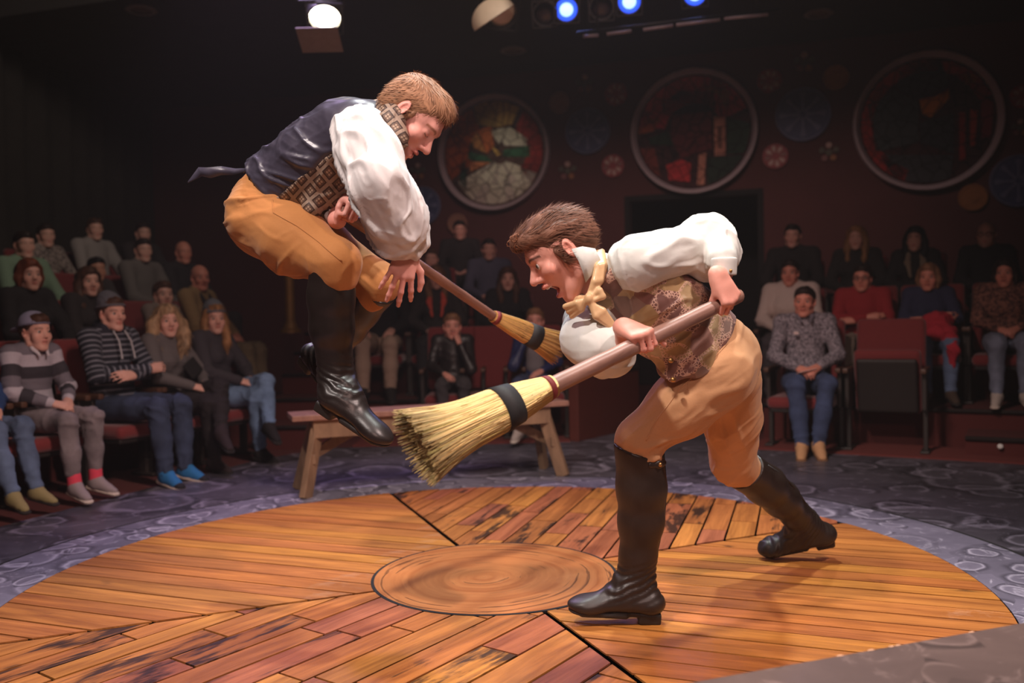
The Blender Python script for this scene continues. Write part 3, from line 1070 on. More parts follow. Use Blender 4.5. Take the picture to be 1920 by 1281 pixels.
    # waistcoat: satin back, brocade front, split along the side seam
    def torso(infl):
        S = Solid()
        up = unit(chest - waist)
        S.chain([P(706, 236, 2.84), P(655, 262, 2.86), P(600, 300, 2.90), P(545, 338, 2.96), P(505, 368, 3.01)], [.074 + infl, .126 + infl, .128 + infl, .120 + infl, .132 + infl], .04)
        S.ell(P(672, 238, 2.76), (.085, .06, .08), None, .05)
        S.ell(P(688, 240, 2.98), (.085, .06, .08), None, .05)
        S.keep(P(504, 362, 3.0), P(420, 432, 3.0) - P(500, 366, 3.0))
        S.keep(P(722, 225, 2.84), P(760, 215, 2.84) - P(700, 240, 2.84))
        # armhole
        S.ell(sh_n + V3(.006, -.07, -.022), (.080, .10, .092), None, .006, 'sub')
        return S
    seam_p, seam_n = P(600, 345, 2.96), unit(P(640, 400, 2.96) - P(590, 318, 2.96))
    seam_n = unit(P(600, 380, 2.9) - P(545, 290, 2.9))
    S = torso(.004)
    S.keep(seam_p, seam_n)
    ffs = folds([(P(520, 330, 2.95), .16, P(600, 345, 2.8) - P(500, 290, 2.9), 1.3), (P(600, 260, 2.9), .14, P(640, 240, 2.8) - P(560, 300, 2.9), .6), (P(560, 300, 2.8), .14, P(620, 330, 2.8) - P(520, 290, 2.9), 1.0)], .0080, .040, 7, 21)
    part('waistcoat_back', S.mesh('waistcoat_back', .0055, fold=ffs), M_SATIN, root, label='dark satin waistcoat back')
    S = torso(.006)
    S.keep(seam_p - seam_n * .008, -seam_n)
    S.cone(P(600, 348, 2.88), P(585, 390, 2.84), .07, .035, .03)
    S.cone(P(630, 330, 2.86), P(628, 362, 2.86), .08, .05, .03)
    part('waistcoat_front', S.mesh('waistcoat_front', .0055, fold=folds([(None, 1, P(640, 330, 2.8) - P(600, 390, 2.9), 1)], .004, .06, 4, 31)), M_BROC_A, root, label='brown medallion brocade waistcoat front')
    # neckcloth and collar
    S = Solid()
    S.chain([P(726, 204, 2.76), P(736, 226, 2.70), P(745, 258, 2.67), P(742, 292, 2.69)], [.034, .036, .030, .016], .03)
    S.cone(neckb + V3(.0, 0, .0), neckb * .55 + H.w(0, -.02, -.05) * .45, .085, .076, .02)
    part('neckcloth', S.mesh('neckcloth', .005, fold=folds([(None, 1, V3(.2, 1, .1), 1)], .004, .03, 4, 41)), M_BROC_A, root, label='brown patterned neckcloth')
    # breeches
    S = Solid()
    S.chain([P(510, 374, 3.01), hip_c + V3(.036, 0, 0)], [.116, .128], .05)
    S.ell(hip_n + V3(.016, .02, -.005), (.108, .11, .122), None, .05)
    S.ell(hip_f + V3(.0, 0, .0), (.105, .10, .115), None, .05)
    S.chain([hip_n + V3(.014, 0, -.014), hip_n * .5 + kn_n * .5 + V3(-.006, 0, -.004), kn_n + V3(.004, 0, .008), kn_n + V3(.006, 0, -.035)], [.128, .108, .074, .060], .04)
    S.chain([hip_f, hip_f * .5 + kn_f * .5, kn_f + V3(.004, 0, .006), kn_f + V3(-.012, 0, -.035)], [.120, .100, .072, .058], .03)
    ffb = folds([(P(470, 400, 2.9), .10, P(560, 395, 2.8) - P(440, 430, 2.95), 1.5), (P(540, 500, 2.85), .10, P(580, 430, 2.8) - P(530, 490, 2.9), .8), (kn_n, .09, V3(.3, .3, -1), .4), (None, 1, kn_n - hip_n, .20)], .0088, .052, 9, 51)
    br = part('breeches', S.mesh('actor_breeches', .0058, fold=ffb), M_TROUS_A, root)
    seam(br, [P(505, 372, 2.8), P(515, 400, 2.8), P(560, 425, 2.78), P(600, 455, 2.74), P(640, 490, 2.70)], M_TROUS_A)
    # ribbon ties flying from the waistcoat back
    for pts, wd in (([P(462, 318, 3.0), P(440, 322, 3.04), P(415, 320, 3.06), P(392, 324, 3.05), P(375, 322, 3.07), P(352, 342, 3.08)], [.006, .012, .015, .019, .016, .003]),
                    ([P(485, 300, 2.98), P(470, 310, 3.0), P(456, 322, 3.01)], [.008, .010, .005])):
        vs, fs = [], []
        for i, (p_, w_) in enumerate(zip(pts, wd)):
            o = V3(.25 * math.sin(i * 1.3), .5 * math.cos(i), 1)
            o = unit(o) * w_
            for dy in (0.0, .002):
                vs += [p_ - o + V3(0, dy, 0), p_ + o + V3(0, dy, 0)]
        for i in range(len(pts) - 1):
            a, b = i * 4, (i + 1) * 4
            fs += [(a, a + 1, b + 1, b), (a + 2, b + 2, b + 3, a + 3), (a, b, b + 2, a + 2), (a + 1, a + 3, b + 3, b + 1)]
        part('ribbon_tie', np_mesh('ribbon_tie', vs, fs), M_SATIN, root)
    riding_boot(root, kn_n + V3(-.004, 0, -.004), an_n, heel_n, toe_n, (0, 1, 0), M_BOOT, None, (.078, .071, .067, .052, .047), .028, 3)
    riding_boot(root, kn_f + V3(-.004, 0, -.020), an_f, heel_f, toe_f, (.2, 1, 0), M_BOOT, None, (.074, .069, .066, .050, .046), .01, 7)
    return root, bp, hax

# ================================================================ the lunging actor
def lunging_actor():
    neckb = P(1118, 520, 2.70)
    sh_n, sh_f = P(1192, 490, 2.56), P(1120, 590, 2.84)
    el_n, wr_n = P(1330, 456, 2.74), P(1355, 512, 2.60)
    el_f, wr_f = P(1092, 648, 2.66), P(1172, 652, 2.52)
    chest, belly, hip_c = P(1195, 560, 2.72), P(1285, 620, 2.80), P(1362, 672, 2.86)
    hip_n, hip_f = P(1345, 700, 2.78), P(1375, 696, 2.98)
    kn_n, an_n = P(1197, 832, 2.80), P(1196, 1080, 2.86)
    heel_n, toe_n = P(1238, 1152, 2.84), P(1066, 1144, 2.84)
    kn_f, an_f = P(1378, 868, 3.20), P(1508, 978, 3.48)
    heel_f, toe_f = P(1562, 1008, 3.52), P(1424, 1036, 3.56)
    th = math.radians(33)
    H = Head(P(1050, 473, 2.62), (-math.cos(th), -0.16, -math.sin(th)), (-math.sin(th), -0.03, math.cos(th)), 1.03, 0.36)
    S = Solid()
    H.add(S, neckb, .060)
    S.chain([neckb, chest, belly, hip_c], [.06, .10, .10, .10], .04)
    S.cone(sh_n, sh_f, .05, .05, .04)
    S.chain([sh_n, el_n, wr_n], [.042, .036, .027], .02)
    S.chain([sh_f, el_f, wr_f], [.042, .036, .027], .02)
    S.chain([hip_n, kn_n, an_n], [.07, .05, .034], .03)
    S.chain([hip_f, kn_f, an_f], [.07, .05, .034], .03)
    S.cone(an_n, heel_n * .4 + toe_n * .6 + V3(0, 0, .03), .03, .022, .02)
    S.cone(an_f, heel_f * .4 + toe_f * .6 + V3(0, 0, .03), .03, .022, .02)
    # near hand over the handle's end
    g1, g2 = P(1356, 568, 2.555), P(1200, 644, 2.425)
    hax = unit(g2 - g1)
    dors = unit(V3(-.10, -1, .15) - hax * (V3(-.10, -1, .15) @ hax))
    fd = np.cross(dors, hax)
    fd = unit(fd if fd[2] < 0 else -fd)
    w1 = g1 - fd * .074 + dors * .042
    S.cone(wr_n, w1, .024, .023, .02)
    hand(S, w1, fd, dors, False, [(62, 78, 40), (66, 82, 42), (70, 84, 44), (76, 84, 44)], 0.05, ((-.3, .6, -.75), (.1, .6, -.8), (.4, .5, -.7)), 0.93)
    d2 = unit(V3(.30, -.10, .90) - hax * (V3(.30, -.10, .90) @ hax))
    f2 = np.cross(d2, hax)
    f2 = unit(f2 if f2[1] < 0 else -f2)
    w2 = g2 - f2 * .066 + d2 * .032
    S.cone(wr_f, w2, .027, .026, .02)
    hand(S, w2, f2, d2, True, [(72, 70, 40), (76, 74, 44), (78, 76, 46), (80, 76, 46)], 0.05, ((-.75, .5, -.4), (-.6, .5, -.7), (-.3, .4, -.8)), 0.95)
    foc = [(H.o + V3(-.01, 0, -.02), .16, .0032), (g1 + V3(0, 0, .02), .085, .0040), (g2, .080, .0038)]
    me = S.mesh('lunging_actor_body', .013, foc)
    V = np.empty(len(me.vertices) * 3)
    me.vertices.foreach_get('co', V)
    V = V.reshape(-1, 3)
    col = H.paint(V, SKIN_B, brow=srgb(70, 42, 32))
    kd = np.minimum(((V - g2) ** 2).sum(1), ((V - g1) ** 2).sum(1))
    wk = np.clip(np.exp(-kd / .05 ** 2) * .5, 0, 1)[:, None]
    col = col * (1 - wk) + np.array(srgb(218, 128, 112)) * wk
    set_col(me, col)
    root = link('person', me, SKIN(), label='lunging brown-haired actor in patchwork brocade waistcoat and gold neckcloth, mouth wide open', category='person')
    add_eyes(H, root, (0.08, 0.05, 0.03), look=(0, 1, .1))
    # teeth and tongue
    St = Solid()
    St.chain([H.w(-.018, .076, -.064), H.w(0, .089, -.064), H.w(.018, .076, -.064)], [.0045, .0055, .0045], .004, H.R[:, 2], 1.0)
    part('teeth', St.mesh('teeth', .003), plain('teeth', (0.75, 0.70, 0.62), 0.3, 0.05, 50, 0), root)
    S = Solid()
    S.cone(H.jw(0, .035, -.066), H.jw(0, .080, -.066), .014, .009, .01, H.R[:, 0], 1.3)
    part('tongue', S.mesh('tongue', .004), plain('tongue', srgb(190, 92, 88), 0.35, 0.1, 80, 0.1), root)
    # hair: thick, wavy, swept back
    Sh = Solid()
    for c, r in (((0, -.018, .043), (.083, .103, .083)), ((0, .030, .076), (.064, .068, .046)), ((0, .050, .074), (.060, .056, .042)), ((0, -.060, .014), (.076, .058, .068)), ((0, .078, .086), (.046, .028, .022))):
        Sh.ell(H.w(*c), tuple(x * H.s for x in r), H.R, .02)
    Sh.ell(H.w(0, .098, -.050), (.150, .086, .118), H.R, .012, 'sub')
    for sx in (-1, 1):
        Sh.ell(H.w(sx * .087, .006, -.034), (.020, .034, .054), H.R, .01, 'sub')
        Sh.cone(H.w(sx * .071, .026, .005), H.w(sx * .072, .020, -.036), .010, .006, .01)
    Sh.ell(H.w(0, -.05, -.130), (.12, .13, .062), H.R, .012, 'sub')
    HR = H.R
    def flow(V):
        q = H.loc(V)
        d = np.zeros_like(q)
        top = np.clip((q[:, 2] - .02) / .08, 0, 1)
        d[:, 1] = -1.0
        d[:, 2] = -.7 + .7 * top + .28 * np.sin(q[:, 1] / .020)
        d[:, 0] = .15 * np.sin(q[:, 2] / .02)
        return d @ HR.T
    hair_with_locks('hair', Sh, .0042, hair_mat('brown_hair', None), root, srgb(122, 84, 66), flow, 3600, .042, .0024, 15, .004, ridge=.0036, rscale=(.010, .055), head=H)
    # curls at the forehead
    rg = np.random.RandomState(4)
    vs, fs = [], []
    for i in range(60):
        c = H.w(rg.uniform(-.045, .045), .092 + rg.uniform(-.012, .012), .086 + rg.uniform(-.010, .024))
        path = []
        a0, rr = rg.uniform(0, 6.28), rg.uniform(.006, .012)
        for t in range(8):
            a = a0 + t * .75
            path.append(c + H.R @ np.array((.006 * t * rg.uniform(-.2, .2), rr * math.cos(a) - .004 * t * .3, rr * math.sin(a) - .0010 * t)))
        v, f = tube(path, list(np.linspace(.0013, .0005, 8)), 4)
        fs += [tuple(x + len(vs) for x in q) for q in f]
        vs += v
    me = np_mesh('forelock', vs, fs)
    set_col(me, np.tile(srgb(150, 100, 72), (len(vs), 1)))
    part('forelock', me, hair_mat('forelock', None), root, kind='stuff')
    # shirt
    S = Solid()
    S.chain([neckb, chest, belly], [.07, .12, .115], .04)
    S.chain([sh_n + V3(0, 0, -.006), sh_n * .6 + el_n * .4 + V3(0, 0, -.002), sh_n * .34 + el_n * .66 + V3(0, 0, -.002)], [.082, .070, .072], .02)
    S.chain([sh_n * .30 + el_n * .70, el_n + V3(-.012, 0, .002), el_n + V3(.012, -.02, -.022), P(1354, 486, 2.61)], [.068, .088, .078, .046], .012)
    S.ball(el_n + V3(-.024, -.04, -.048), .070, .02)
    S.chain([sh_f + V3(.0, 0, .03), sh_f + V3(-.028, -.02, -.03), el_f + V3(.016, 0, .02), el_f * .55 + wr_f * .45 + V3(.0, 0, .0), wr_f * .85 + el_f * .15], [.080, .078, .080, .080, .048], .03)
    S.ball(P(1150, 668, 2.62), .066, .03)
    ff = folds([(el_n + V3(.01, 0, -.02), .11, V3(.25, -.2, -1), 1.5), (sh_n, .16, el_n - sh_n, .65), (P(1290, 475, 2.6), .055, el_n - sh_n, 1.1), (wr_n, .07, V3(0, 0, 1), .6), (el_f, .18, wr_f - el_f, .8), (sh_f, .12, V3(-.5, -.2, -.8), .7)], .0095, .046, 6.0, 61)
    part('shirt', S.mesh('lunging_shirt', .0058, fold=ff), M_SHIRT_B, root)
    an = unit(w1 - wr_n + V3(0, 0, -.02))
    Sc = Solid()
    Sc.cone(P(1357, 490, 2.59), P(1357, 518, 2.59), .039, .037, .006)
    Sc.keep(P(1357, 517, 2.6), (0, 0, -1)).keep(P(1357, 484, 2.6), (0, 0, 1))
    part('cuff', Sc.mesh('cuff', .0035), M_SHIRT_B, root)
    part('button', Solid().ball(P(1370, 508, 2.555), .006).mesh('button', .0025), M_BRASS, root)
    # collar: a band round the neck and two pressed points
    S = Solid()
    S.cone(neckb, neckb * .55 + H.w(0, -.03, -.07) * .45, .082, .070, .02)
    col_ = part('collar', S.mesh('collar', .005), M_SHIRT_B, root)
    def plate(name, pts, th):
        """stiff cloth cut to an outline"""
        pts = [np.asarray(p) for p in pts]
        c = sum(pts) / len(pts)
        nrm = unit(np.cross(pts[1] - pts[0], pts[-1] - pts[0]))
        nrm = nrm if nrm[1] < 0 else -nrm
        n = len(pts)
        vs = [p for p in pts] + [p - nrm * th for p in pts] + [c + nrm * .006, c - nrm * th]
        fs = []
        for i in range(n):
            k = (i + 1) % n
            fs += [(i, k, 2 * n), (n + k, n + i, 2 * n + 1), (i, n + i, n + k), (i, n + k, k)]
        return np_mesh(name, vs, fs, False)
    part('collar_point', plate('collar_point', [P(1071, 467, 2.535), P(1092, 462, 2.53), P(1116, 466, 2.545), P(1126, 486, 2.555), P(1118, 505, 2.55), P(1106, 520, 2.545), P(1098, 530, 2.545), P(1092, 508, 2.53), P(1084, 488, 2.53)], .004), M_SHIRT_B, col_)
    part('collar_point', plate('collar_point', [P(1071, 545, 2.66), P(1085, 540, 2.64), P(1096, 556, 2.62), P(1080, 572, 2.63)], .004), M_SHIRT_B, col_)
    # neckcloth of gathered satin: bands round the collar, a knot and two ends
    S = Solid()
    for k in range(3):
        o = V3(.009 * k, .004 * k, .002 * k)
        S.chain([P(1118, 474, 2.60) + o, P(1121, 500, 2.548) + o, P(1115, 528, 2.535) + o, P(1105, 553, 2.54) + o * .5], [.009, .011, .011, .009], .004)
    for k in range(2):
        o = V3(-.004 * k, .003 * k, -.010 * k)
        S.chain([P(1104, 558, 2.54), P(1088, 560, 2.57) + o, P(1072, 562, 2.62) + o], [.008, .010, .009], .004)
    S.ell(P(1104, 560, 2.53), (.013, .015, .018), None, .004)
    for k in range(3):
        o = V3(.006 * (k - 1), .002 * k, -.009 * (k - 1))
        S.chain([P(1101, 561, 2.535), P(1086, 574, 2.54) + o, P(1066, 584, 2.57) + o * 1.6], [.007, .010, .009], .004)
        o = V3(.010 * (k - 1), .002 * k, .007 * (k - 1))
        S.chain([P(1106, 568, 2.53), P(1124, 588, 2.53) + o, P(1150, 614, 2.545) + o * .5], [.007, .011, .007], .004)
    S.chain([P(1108, 556, 2.535), P(1124, 545, 2.53), P(1130, 556, 2.53), P(1112, 564, 2.53)], [.007, .010, .010, .007], .004)
    part('neckcloth', S.mesh('neckcloth_gold', .0034, relax=2), M_GOLDSATIN, root)
    # waistcoat
    S = Solid()
    S.chain([P(1140, 522, 2.70), chest + V3(.01, 0, .012), P(1250, 592, 2.76), belly + V3(.01, 0, .005), P(1325, 640, 2.83)], [.085, .136, .138, .126, .120], .04)
    S.ell(P(1165, 505, 2.60), (.09, .07, .075), None, .05)
    S.ell(P(1150, 570, 2.82), (.09, .07, .085), None, .05)
    S.cone(P(1262, 640, 2.72), P(1250, 692, 2.72), .075, .030, .03)
    S.chain([P(1330, 640, 2.72), P(1300, 672, 2.68), P(1262, 706, 2.68)], [.05, .045, .016], .03, (0, 1, 0), .5)
    S.keep(P(1352, 640, 2.8), V3(.83, 0, -.55))
    S.keep(P(1128, 520, 2.7), V3(-.86, 0, .4))
    S.ell(sh_n + V3(.055, -.06, .035), (.125, .11, .082), frame((.2, 1, 0), (-.12, 0, 1)), .006, 'sub')
    ff = folds([(P(1290, 600, 2.6), .16, P(1200, 640, 2.6) - P(1330, 560, 2.6), 1.2), (P(1180, 560, 2.6), .12, P(1150, 500, 2.6) - P(1200, 640, 2.6), .6), (P(1300, 690, 2.7), .1, P(1360, 620, 2.7) - P(1260, 720, 2.7), .8)], .0075, .050, 6, 81)
    part('waistcoat', S.mesh('lunging_waistcoat', .0055, fold=ff), M_BROC_B, root)
    for px, py, Y in ((1258, 676, 2.63), (1216, 640, 2.6), (1262, 712, 2.64)):
        part('button', Solid().ball(P(px, py, Y), .009).mesh('button', .003), M_BRASS, root)
    # breeches
    S = Solid()
    S.chain([P(1330, 640, 2.83), hip_c + V3(-.02, 0, 0), P(1345, 700, 2.88)], [.110, .120, .116], .04)
    S.ell(hip_n + V3(.0, .02, .0), (.105, .10, .12), None, .04)
    S.chain([hip_n, hip_n * .5 + kn_n * .5 + V3(.006, 0, .006), kn_n + V3(.006, 0, .012), kn_n + V3(.01, 0, -.03), kn_n + V3(.014, 0, -.07)], [.116, .100, .074, .060, .050], .03)
    S.chain([hip_f + V3(-.02, 0, -.02), hip_f * .5 + kn_f * .5 + V3(-.01, 0, 0), kn_f + V3(-.004, 0, .0), kn_f * .85 + an_f * .15], [.112, .100, .080, .066], .03)
    ffb = folds([(P(1330, 720, 2.7), .14, P(1400, 690, 2.8) - P(1290, 770, 2.75), 1.0), (P(1230, 850, 2.75), .07, V3(1, 0, .35), 1.2), (None, 1, kn_n - hip_n, .30), (P(1340, 800, 3.0), .14, kn_f - hip_f + V3(.1, 0, 0), .8), (kn_f, .12, V3(.3, 0, .9), .5)], .0080, .058, 9, 91)
    br = part('breeches', S.mesh('lunging_breeches', .0058, fold=ffb), M_TROUS_B, root)
    seam(br, [P(1368, 640, 2.7), P(1330, 690, 2.62), P(1285, 735, 2.60), P(1240, 790, 2.64), P(1215, 830, 2.68)], M_TROUS_B)
    seam(br, [P(1325, 668, 2.62), P(1308, 700, 2.60), P(1300, 735, 2.6)], M_TROUS_B)
    Sw = Solid()
    Sw.chain([P(1350, 606, 2.72), P(1372, 626, 2.76)], [.012, .012], .006, (0, 1, 0), .5)
    part('waist_tab', Sw.mesh('waist_tab', .004), M_BROC_B, root)
    riding_boot(root, kn_n + V3(-.002, 0, -.030), an_n, heel_n, toe_n, (0, 1, 0), M_BOOT_B, -1, (.080, .076, .070, .056, .050), .026, 13)
    riding_boot(root, kn_f * .86 + an_f * .14, an_f, heel_f, toe_f, (.3, 1, 0), M_BOOT_B, None, (.078, .073, .068, .054, .050), .004, 17, .03)
    return root, g1, g2
# ---------------------------------------------------------------- brooms
def streak_wood(name, a, b_, rough=0.45, scale=6, stretch=18, rot=(0, 0, 0)):
    m, nt, b = new_mat(name)
    co = coords(nt, 'Object', (scale * stretch / 6, scale * stretch / 6, scale), rot)
    n = noise(nt, co, 2.0, 5, 0.6, 0.6)
    nt.links.new(ramp(nt, n, [(0.25, a), (0.75, b_)]), b.inputs['Base Color'])
    setb(b, Roughness=rough)
    bump(nt, b, n, 0.2, 0.003)
    return m

def straw_mat():
    m, nt, b = new_mat('broom_straw')
    a = nd(nt, 'ShaderNodeAttribute', attribute_name='col')
    nt.links.new(a.outputs['Color'], b.inputs['Base Color'])
    setb(b, Roughness=0.6)
    return m

STRAW = straw_mat()
def broom(label, top, neck, tip, r_top, r_neck, widths, flat, bands, n=900, seed=0, straw=srgb(226, 190, 118), hcol=(srgb(96, 62, 52), srgb(150, 108, 92))):
    """stick, bound straw bundle, band: widths = bundle radius along it"""
    top, neck, tip = map(np.asarray, (top, neck, tip))
    root = thing('broom', label, 'broom', tuple(neck))
    ax = unit(tip - neck)
    hx = unit(neck - top)
    L = np.linalg.norm(tip - neck)
    rg = np.random.RandomState(seed)
    # the stick, in its own frame so the grain runs along it
    Lh = np.linalg.norm(neck - top) + .08
    prof = [(0.0008, 0), (r_top * .8, .002), (r_top, .008)] + [(r_top + (r_neck - r_top) * t + .0007 * math.sin(t * 37), .008 + (Lh - .01) * t) for t in np.linspace(.05, 1, 14)]
    me = lathe('broom_stick', prof, 14)
    o = part('handle', me, streak_wood('stick_wood', *hcol, 0.4, 3, 30), root)
    hr = unit(np.cross(V3(0, 1, .3), hx))
    Fr = np.stack([hr, np.cross(hx, hr), hx], 1)
    M = Matrix.Identity(4)
    for i in range(3):
        for j in range(3):
            M[i][j] = Fr[i, j]
        M[i][3] = top[i]
    o.matrix_basis = M
    u = unit(np.cross(ax, flat))
    v = unit(np.asarray(flat, float) - ax * (np.asarray(flat, float) @ ax))
    ts = np.linspace(0, 1, len(widths))
    rad = lambda t: np.interp(t, ts, widths)
    flt = lambda t: np.interp(t, [0, .25, 1], [1.0, .72, .62])
    # bristles: each a thin tapered prism following the bundle outline
    vs, fs, cs = [], [], []
    seg = 7
    for i in range(n):
        a = rg.uniform(0, 2 * math.pi)
        q = 1.0 if i < n * .62 else math.sqrt(rg.uniform(.05, 1))
        t0 = -0.02 if rg.rand() < .8 else rg.uniform(0, .2)
        t1 = rg.uniform(.88, 1.0) if q > .9 else rg.uniform(.85, .97)
        aj, qj = a + rg.normal(0, .10), q * rg.uniform(.9, 1.04)
        path = []
        for j in range(seg):
            t = t0 + (t1 - t0) * j / (seg - 1)
            rr = rad(max(t, 0)) * (q + (qj - q) * t)
            aa = a + (aj - a) * t
            path.append(neck + ax * (L * t) + u * (rr * math.cos(aa)) + v * (rr * math.sin(aa) * flt(t)))
        w0 = rg.uniform(.0016, .0026)
        V, Fc = tube(path, [w0 * (1 - .55 * j / (seg - 1)) for j in range(seg)], 3)
        fs += [tuple(x + len(vs) for x in f) for f in Fc]
        vs += V
        k = rg.uniform(.55, 1.15)
        g = rg.uniform(0, 1)
        c0 = np.array(straw) * k * (np.array((.92, 1.02, .80)) if g < .25 else np.array((1, 1, 1)))
        for j in range(seg):
            tipd = 1 - .55 * max(0, (j / (seg - 1) - .72) / .28) * rg.uniform(.3, 1)
            cs += [c0 * tipd] * 3
    me = np_mesh('bristles', vs, fs, True)
    set_col(me, np.array(cs))
    part('bristles', me, STRAW, root, kind='stuff')
    # the packed core behind the outer straws
    S = Solid()
    tt = np.linspace(0.0, .93, 10)
    for t0, t1 in zip(tt[:-1], tt[1:]):
        S.cone(neck + ax * L * t0, neck + ax * L * t1, rad(t0) * .93, rad(t1) * .93, .01, v, (flt(t0) + flt(t1)) / 2)
    S.keep(neck + ax * L * .92, ax)
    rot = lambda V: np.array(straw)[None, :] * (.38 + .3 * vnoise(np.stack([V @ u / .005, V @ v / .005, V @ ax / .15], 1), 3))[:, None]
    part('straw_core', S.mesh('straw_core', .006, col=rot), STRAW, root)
    for t0, t1, mat, nm in bands:
        ring, qs = [], []
        N = 36
        for k2, (t, ex) in enumerate(((t0, .001), (t0, .0045), (t1, .0045), (t1, .001))):
            for i in range(N):
                a = 2 * math.pi * i / N
                rr = rad(t) + ex
                ring.append(neck + ax * L * t + u * rr * math.cos(a) + v * rr * math.sin(a) * flt(t))
        for k2 in range(3):
            for i in range(N):
                qs.append((k2 * N + i, k2 * N + (i + 1) % N, (k2 + 1) * N + (i + 1) % N, (k2 + 1) * N + i))
        part(nm, np_mesh(nm, ring, qs), mat, root)
    return root
# ================================================================ the house: floor, walls, ceiling, risers
DC, DR, HR_ = (-0.0876, 3.4122), 1.8036, 0.4738        # painted disc: centre, radius; radius of its hub

def struct(name, me, mat, parent=None, loc=(0, 0, 0), rz=0.0):
    o = link(name, me, mat, parent)
    if parent is None:
        o['kind'] = 'structure'
    o.location = loc
    o.rotation_euler = (0, 0, rz)
    return o

M_CARPET = plain('dark_red_carpet', srgb(88, 34, 30), 0.95, 0.25, 180, 0.3)
M_RISER = plain('black_riser', srgb(34, 22, 20), 0.8, 0.3, 20, 0.2)
M_REDWALL = plain('red_brown_board', srgb(96, 42, 32), 0.6, 0.2, 12, 0.15)
M_WALL = plain('maroon_wall', srgb(92, 48, 46), 0.85, 0.15, 3, 0.1)
M_BLACK = plain('black_paint', (0.012, 0.010, 0.010), 0.9, 0.2, 10, 0.1)
M_DARKWALL = plain('dark_brown_drape', (0.035, 0.028, 0.024), 0.95, 0.3, 4, 0.2)

def prism(name, poly, z0, z1):
    bm = bmesh.new()
    lo = [bm.verts.new((x, y, z0)) for x, y in poly]
    hi = [bm.verts.new((x, y, z1)) for x, y in poly]
    bm.faces.new(hi)
    bm.faces.new(lo[::-1])
    n = len(poly)
    for i in range(n):
        bm.faces.new((lo[i], lo[(i + 1) % n], hi[(i + 1) % n], hi[i]))
    return bm_mesh(name, bm)

struct('floor', box_mesh('floor', (-9, -1.5, -.12), (9, 14, -.012)), M_CARPET)

def painted_stone(name, dark, mid, light, scale, cover, centre, band=False):
    """grey scene paint: overlapping boulders drawn with loose pale and dark strokes"""
    m, nt, b = new_mat(name)
    co = coords(nt)
    n0 = nd(nt, 'ShaderNodeTexNoise', i_Scale=2.2, i_Detail=3)
    nt.links.new(co, n0.inputs['Vector'])
    wv = nd(nt, 'ShaderNodeVectorMath', operation='MULTIPLY_ADD')
    nt.links.new(n0.outputs['Color'], wv.inputs[0])
    wv.inputs[1].default_value = (.22, .22, 0)
    nt.links.new(co, wv.inputs[2])
    vec = wv.outputs[0]
    cover_col = mix(nt, noise(nt, vec, 3.5, 5, 0.65, 0.8), dark, mid)
    col = cover_col
    bri = noise(nt, vec, 7.0, 5, 0.7, 1.5)
    for k, (s, r0) in enumerate(((scale, .36), (scale * 1.9, .34))):
        v = nd(nt, 'ShaderNodeTexVoronoi', i_Scale=s, i_Randomness=0.85)
        v.voronoi_dimensions = '2D'
        nt.links.new(vec, v.inputs['Vector'])
        d = v.outputs['Distance']
        jit = mathn(nt, 'MULTIPLY_ADD', bri, .16, mathn(nt, 'ADD', d, -.08))
        ring = ramp(nt, jit, [(0, (0, 0, 0)), (r0 - .07, (0, 0, 0)), (r0, (1, 1, 1)), (r0 + .035, (0, 0, 0))])
        shade = ramp(nt, jit, [(0, (.15, .15, .15)), (r0 - .10, (0, 0, 0)), (r0 + .03, (0, 0, 0)), (r0 + .08, (.85, .85, .85)), (r0 + .2, (.3, .3, .3))])
        sepn = nd(nt, 'ShaderNodeSeparateColor')
        nt.links.new(v.outputs['Color'], sepn.inputs[0])
        on = ramp(nt, sepn.outputs[0], [(0, (0, 0, 0)), (1 - cover, (0, 0, 0)), (1 - cover + .02, (1, 1, 1))])
        col = mix(nt, mathn(nt, 'MULTIPLY', mathn(nt, 'MULTIPLY', shade, on), .8), col, tuple(x * .35 for x in dark))
        col = mix(nt, mathn(nt, 'MULTIPLY', mathn(nt, 'MULTIPLY', ring, on), mathn(nt, 'MULTIPLY_ADD', bri, 1.1, -.05)), col, light)
    st = ramp(nt, noise(nt, vec, 5.0, 6, 0.75, 3.0), [(.56, (0, 0, 0)), (.66, (.55, .55, .55)), (.70, (0, 0, 0))])
    col = mix(nt, st, col, light)
    nt.links.new(col, b.inputs['Base Color'])
    setb(b, Roughness=0.42)
    bump(nt, b, noise(nt, co, 60, 4), 0.12, 0.003)
    return m

M_MOAT = painted_stone('painted_boulders', srgb(60, 56, 62), srgb(102, 96, 106), srgb(164, 156, 172), 1.7, .45, DC)
M_BANDP = painted_stone('painted_stone_ring', srgb(88, 84, 98), srgb(144, 138, 156), srgb(212, 206, 222), 3.4, .5, DC)

moat = [(-3.7, .6), (-3.05, 3.3), (-2.30, 5.35), (-1.86, 6.55), (-1.45, 7.02), (.41, 7.05), (1.09, 7.9), (1.9, 7.3), (1.72, 6.51), (3.21, 5.64), (4.4, 4.6), (4.4, .6)]
struct('stage_floor', prism('stage_floor', moat, -.10, -.006), M_MOAT)

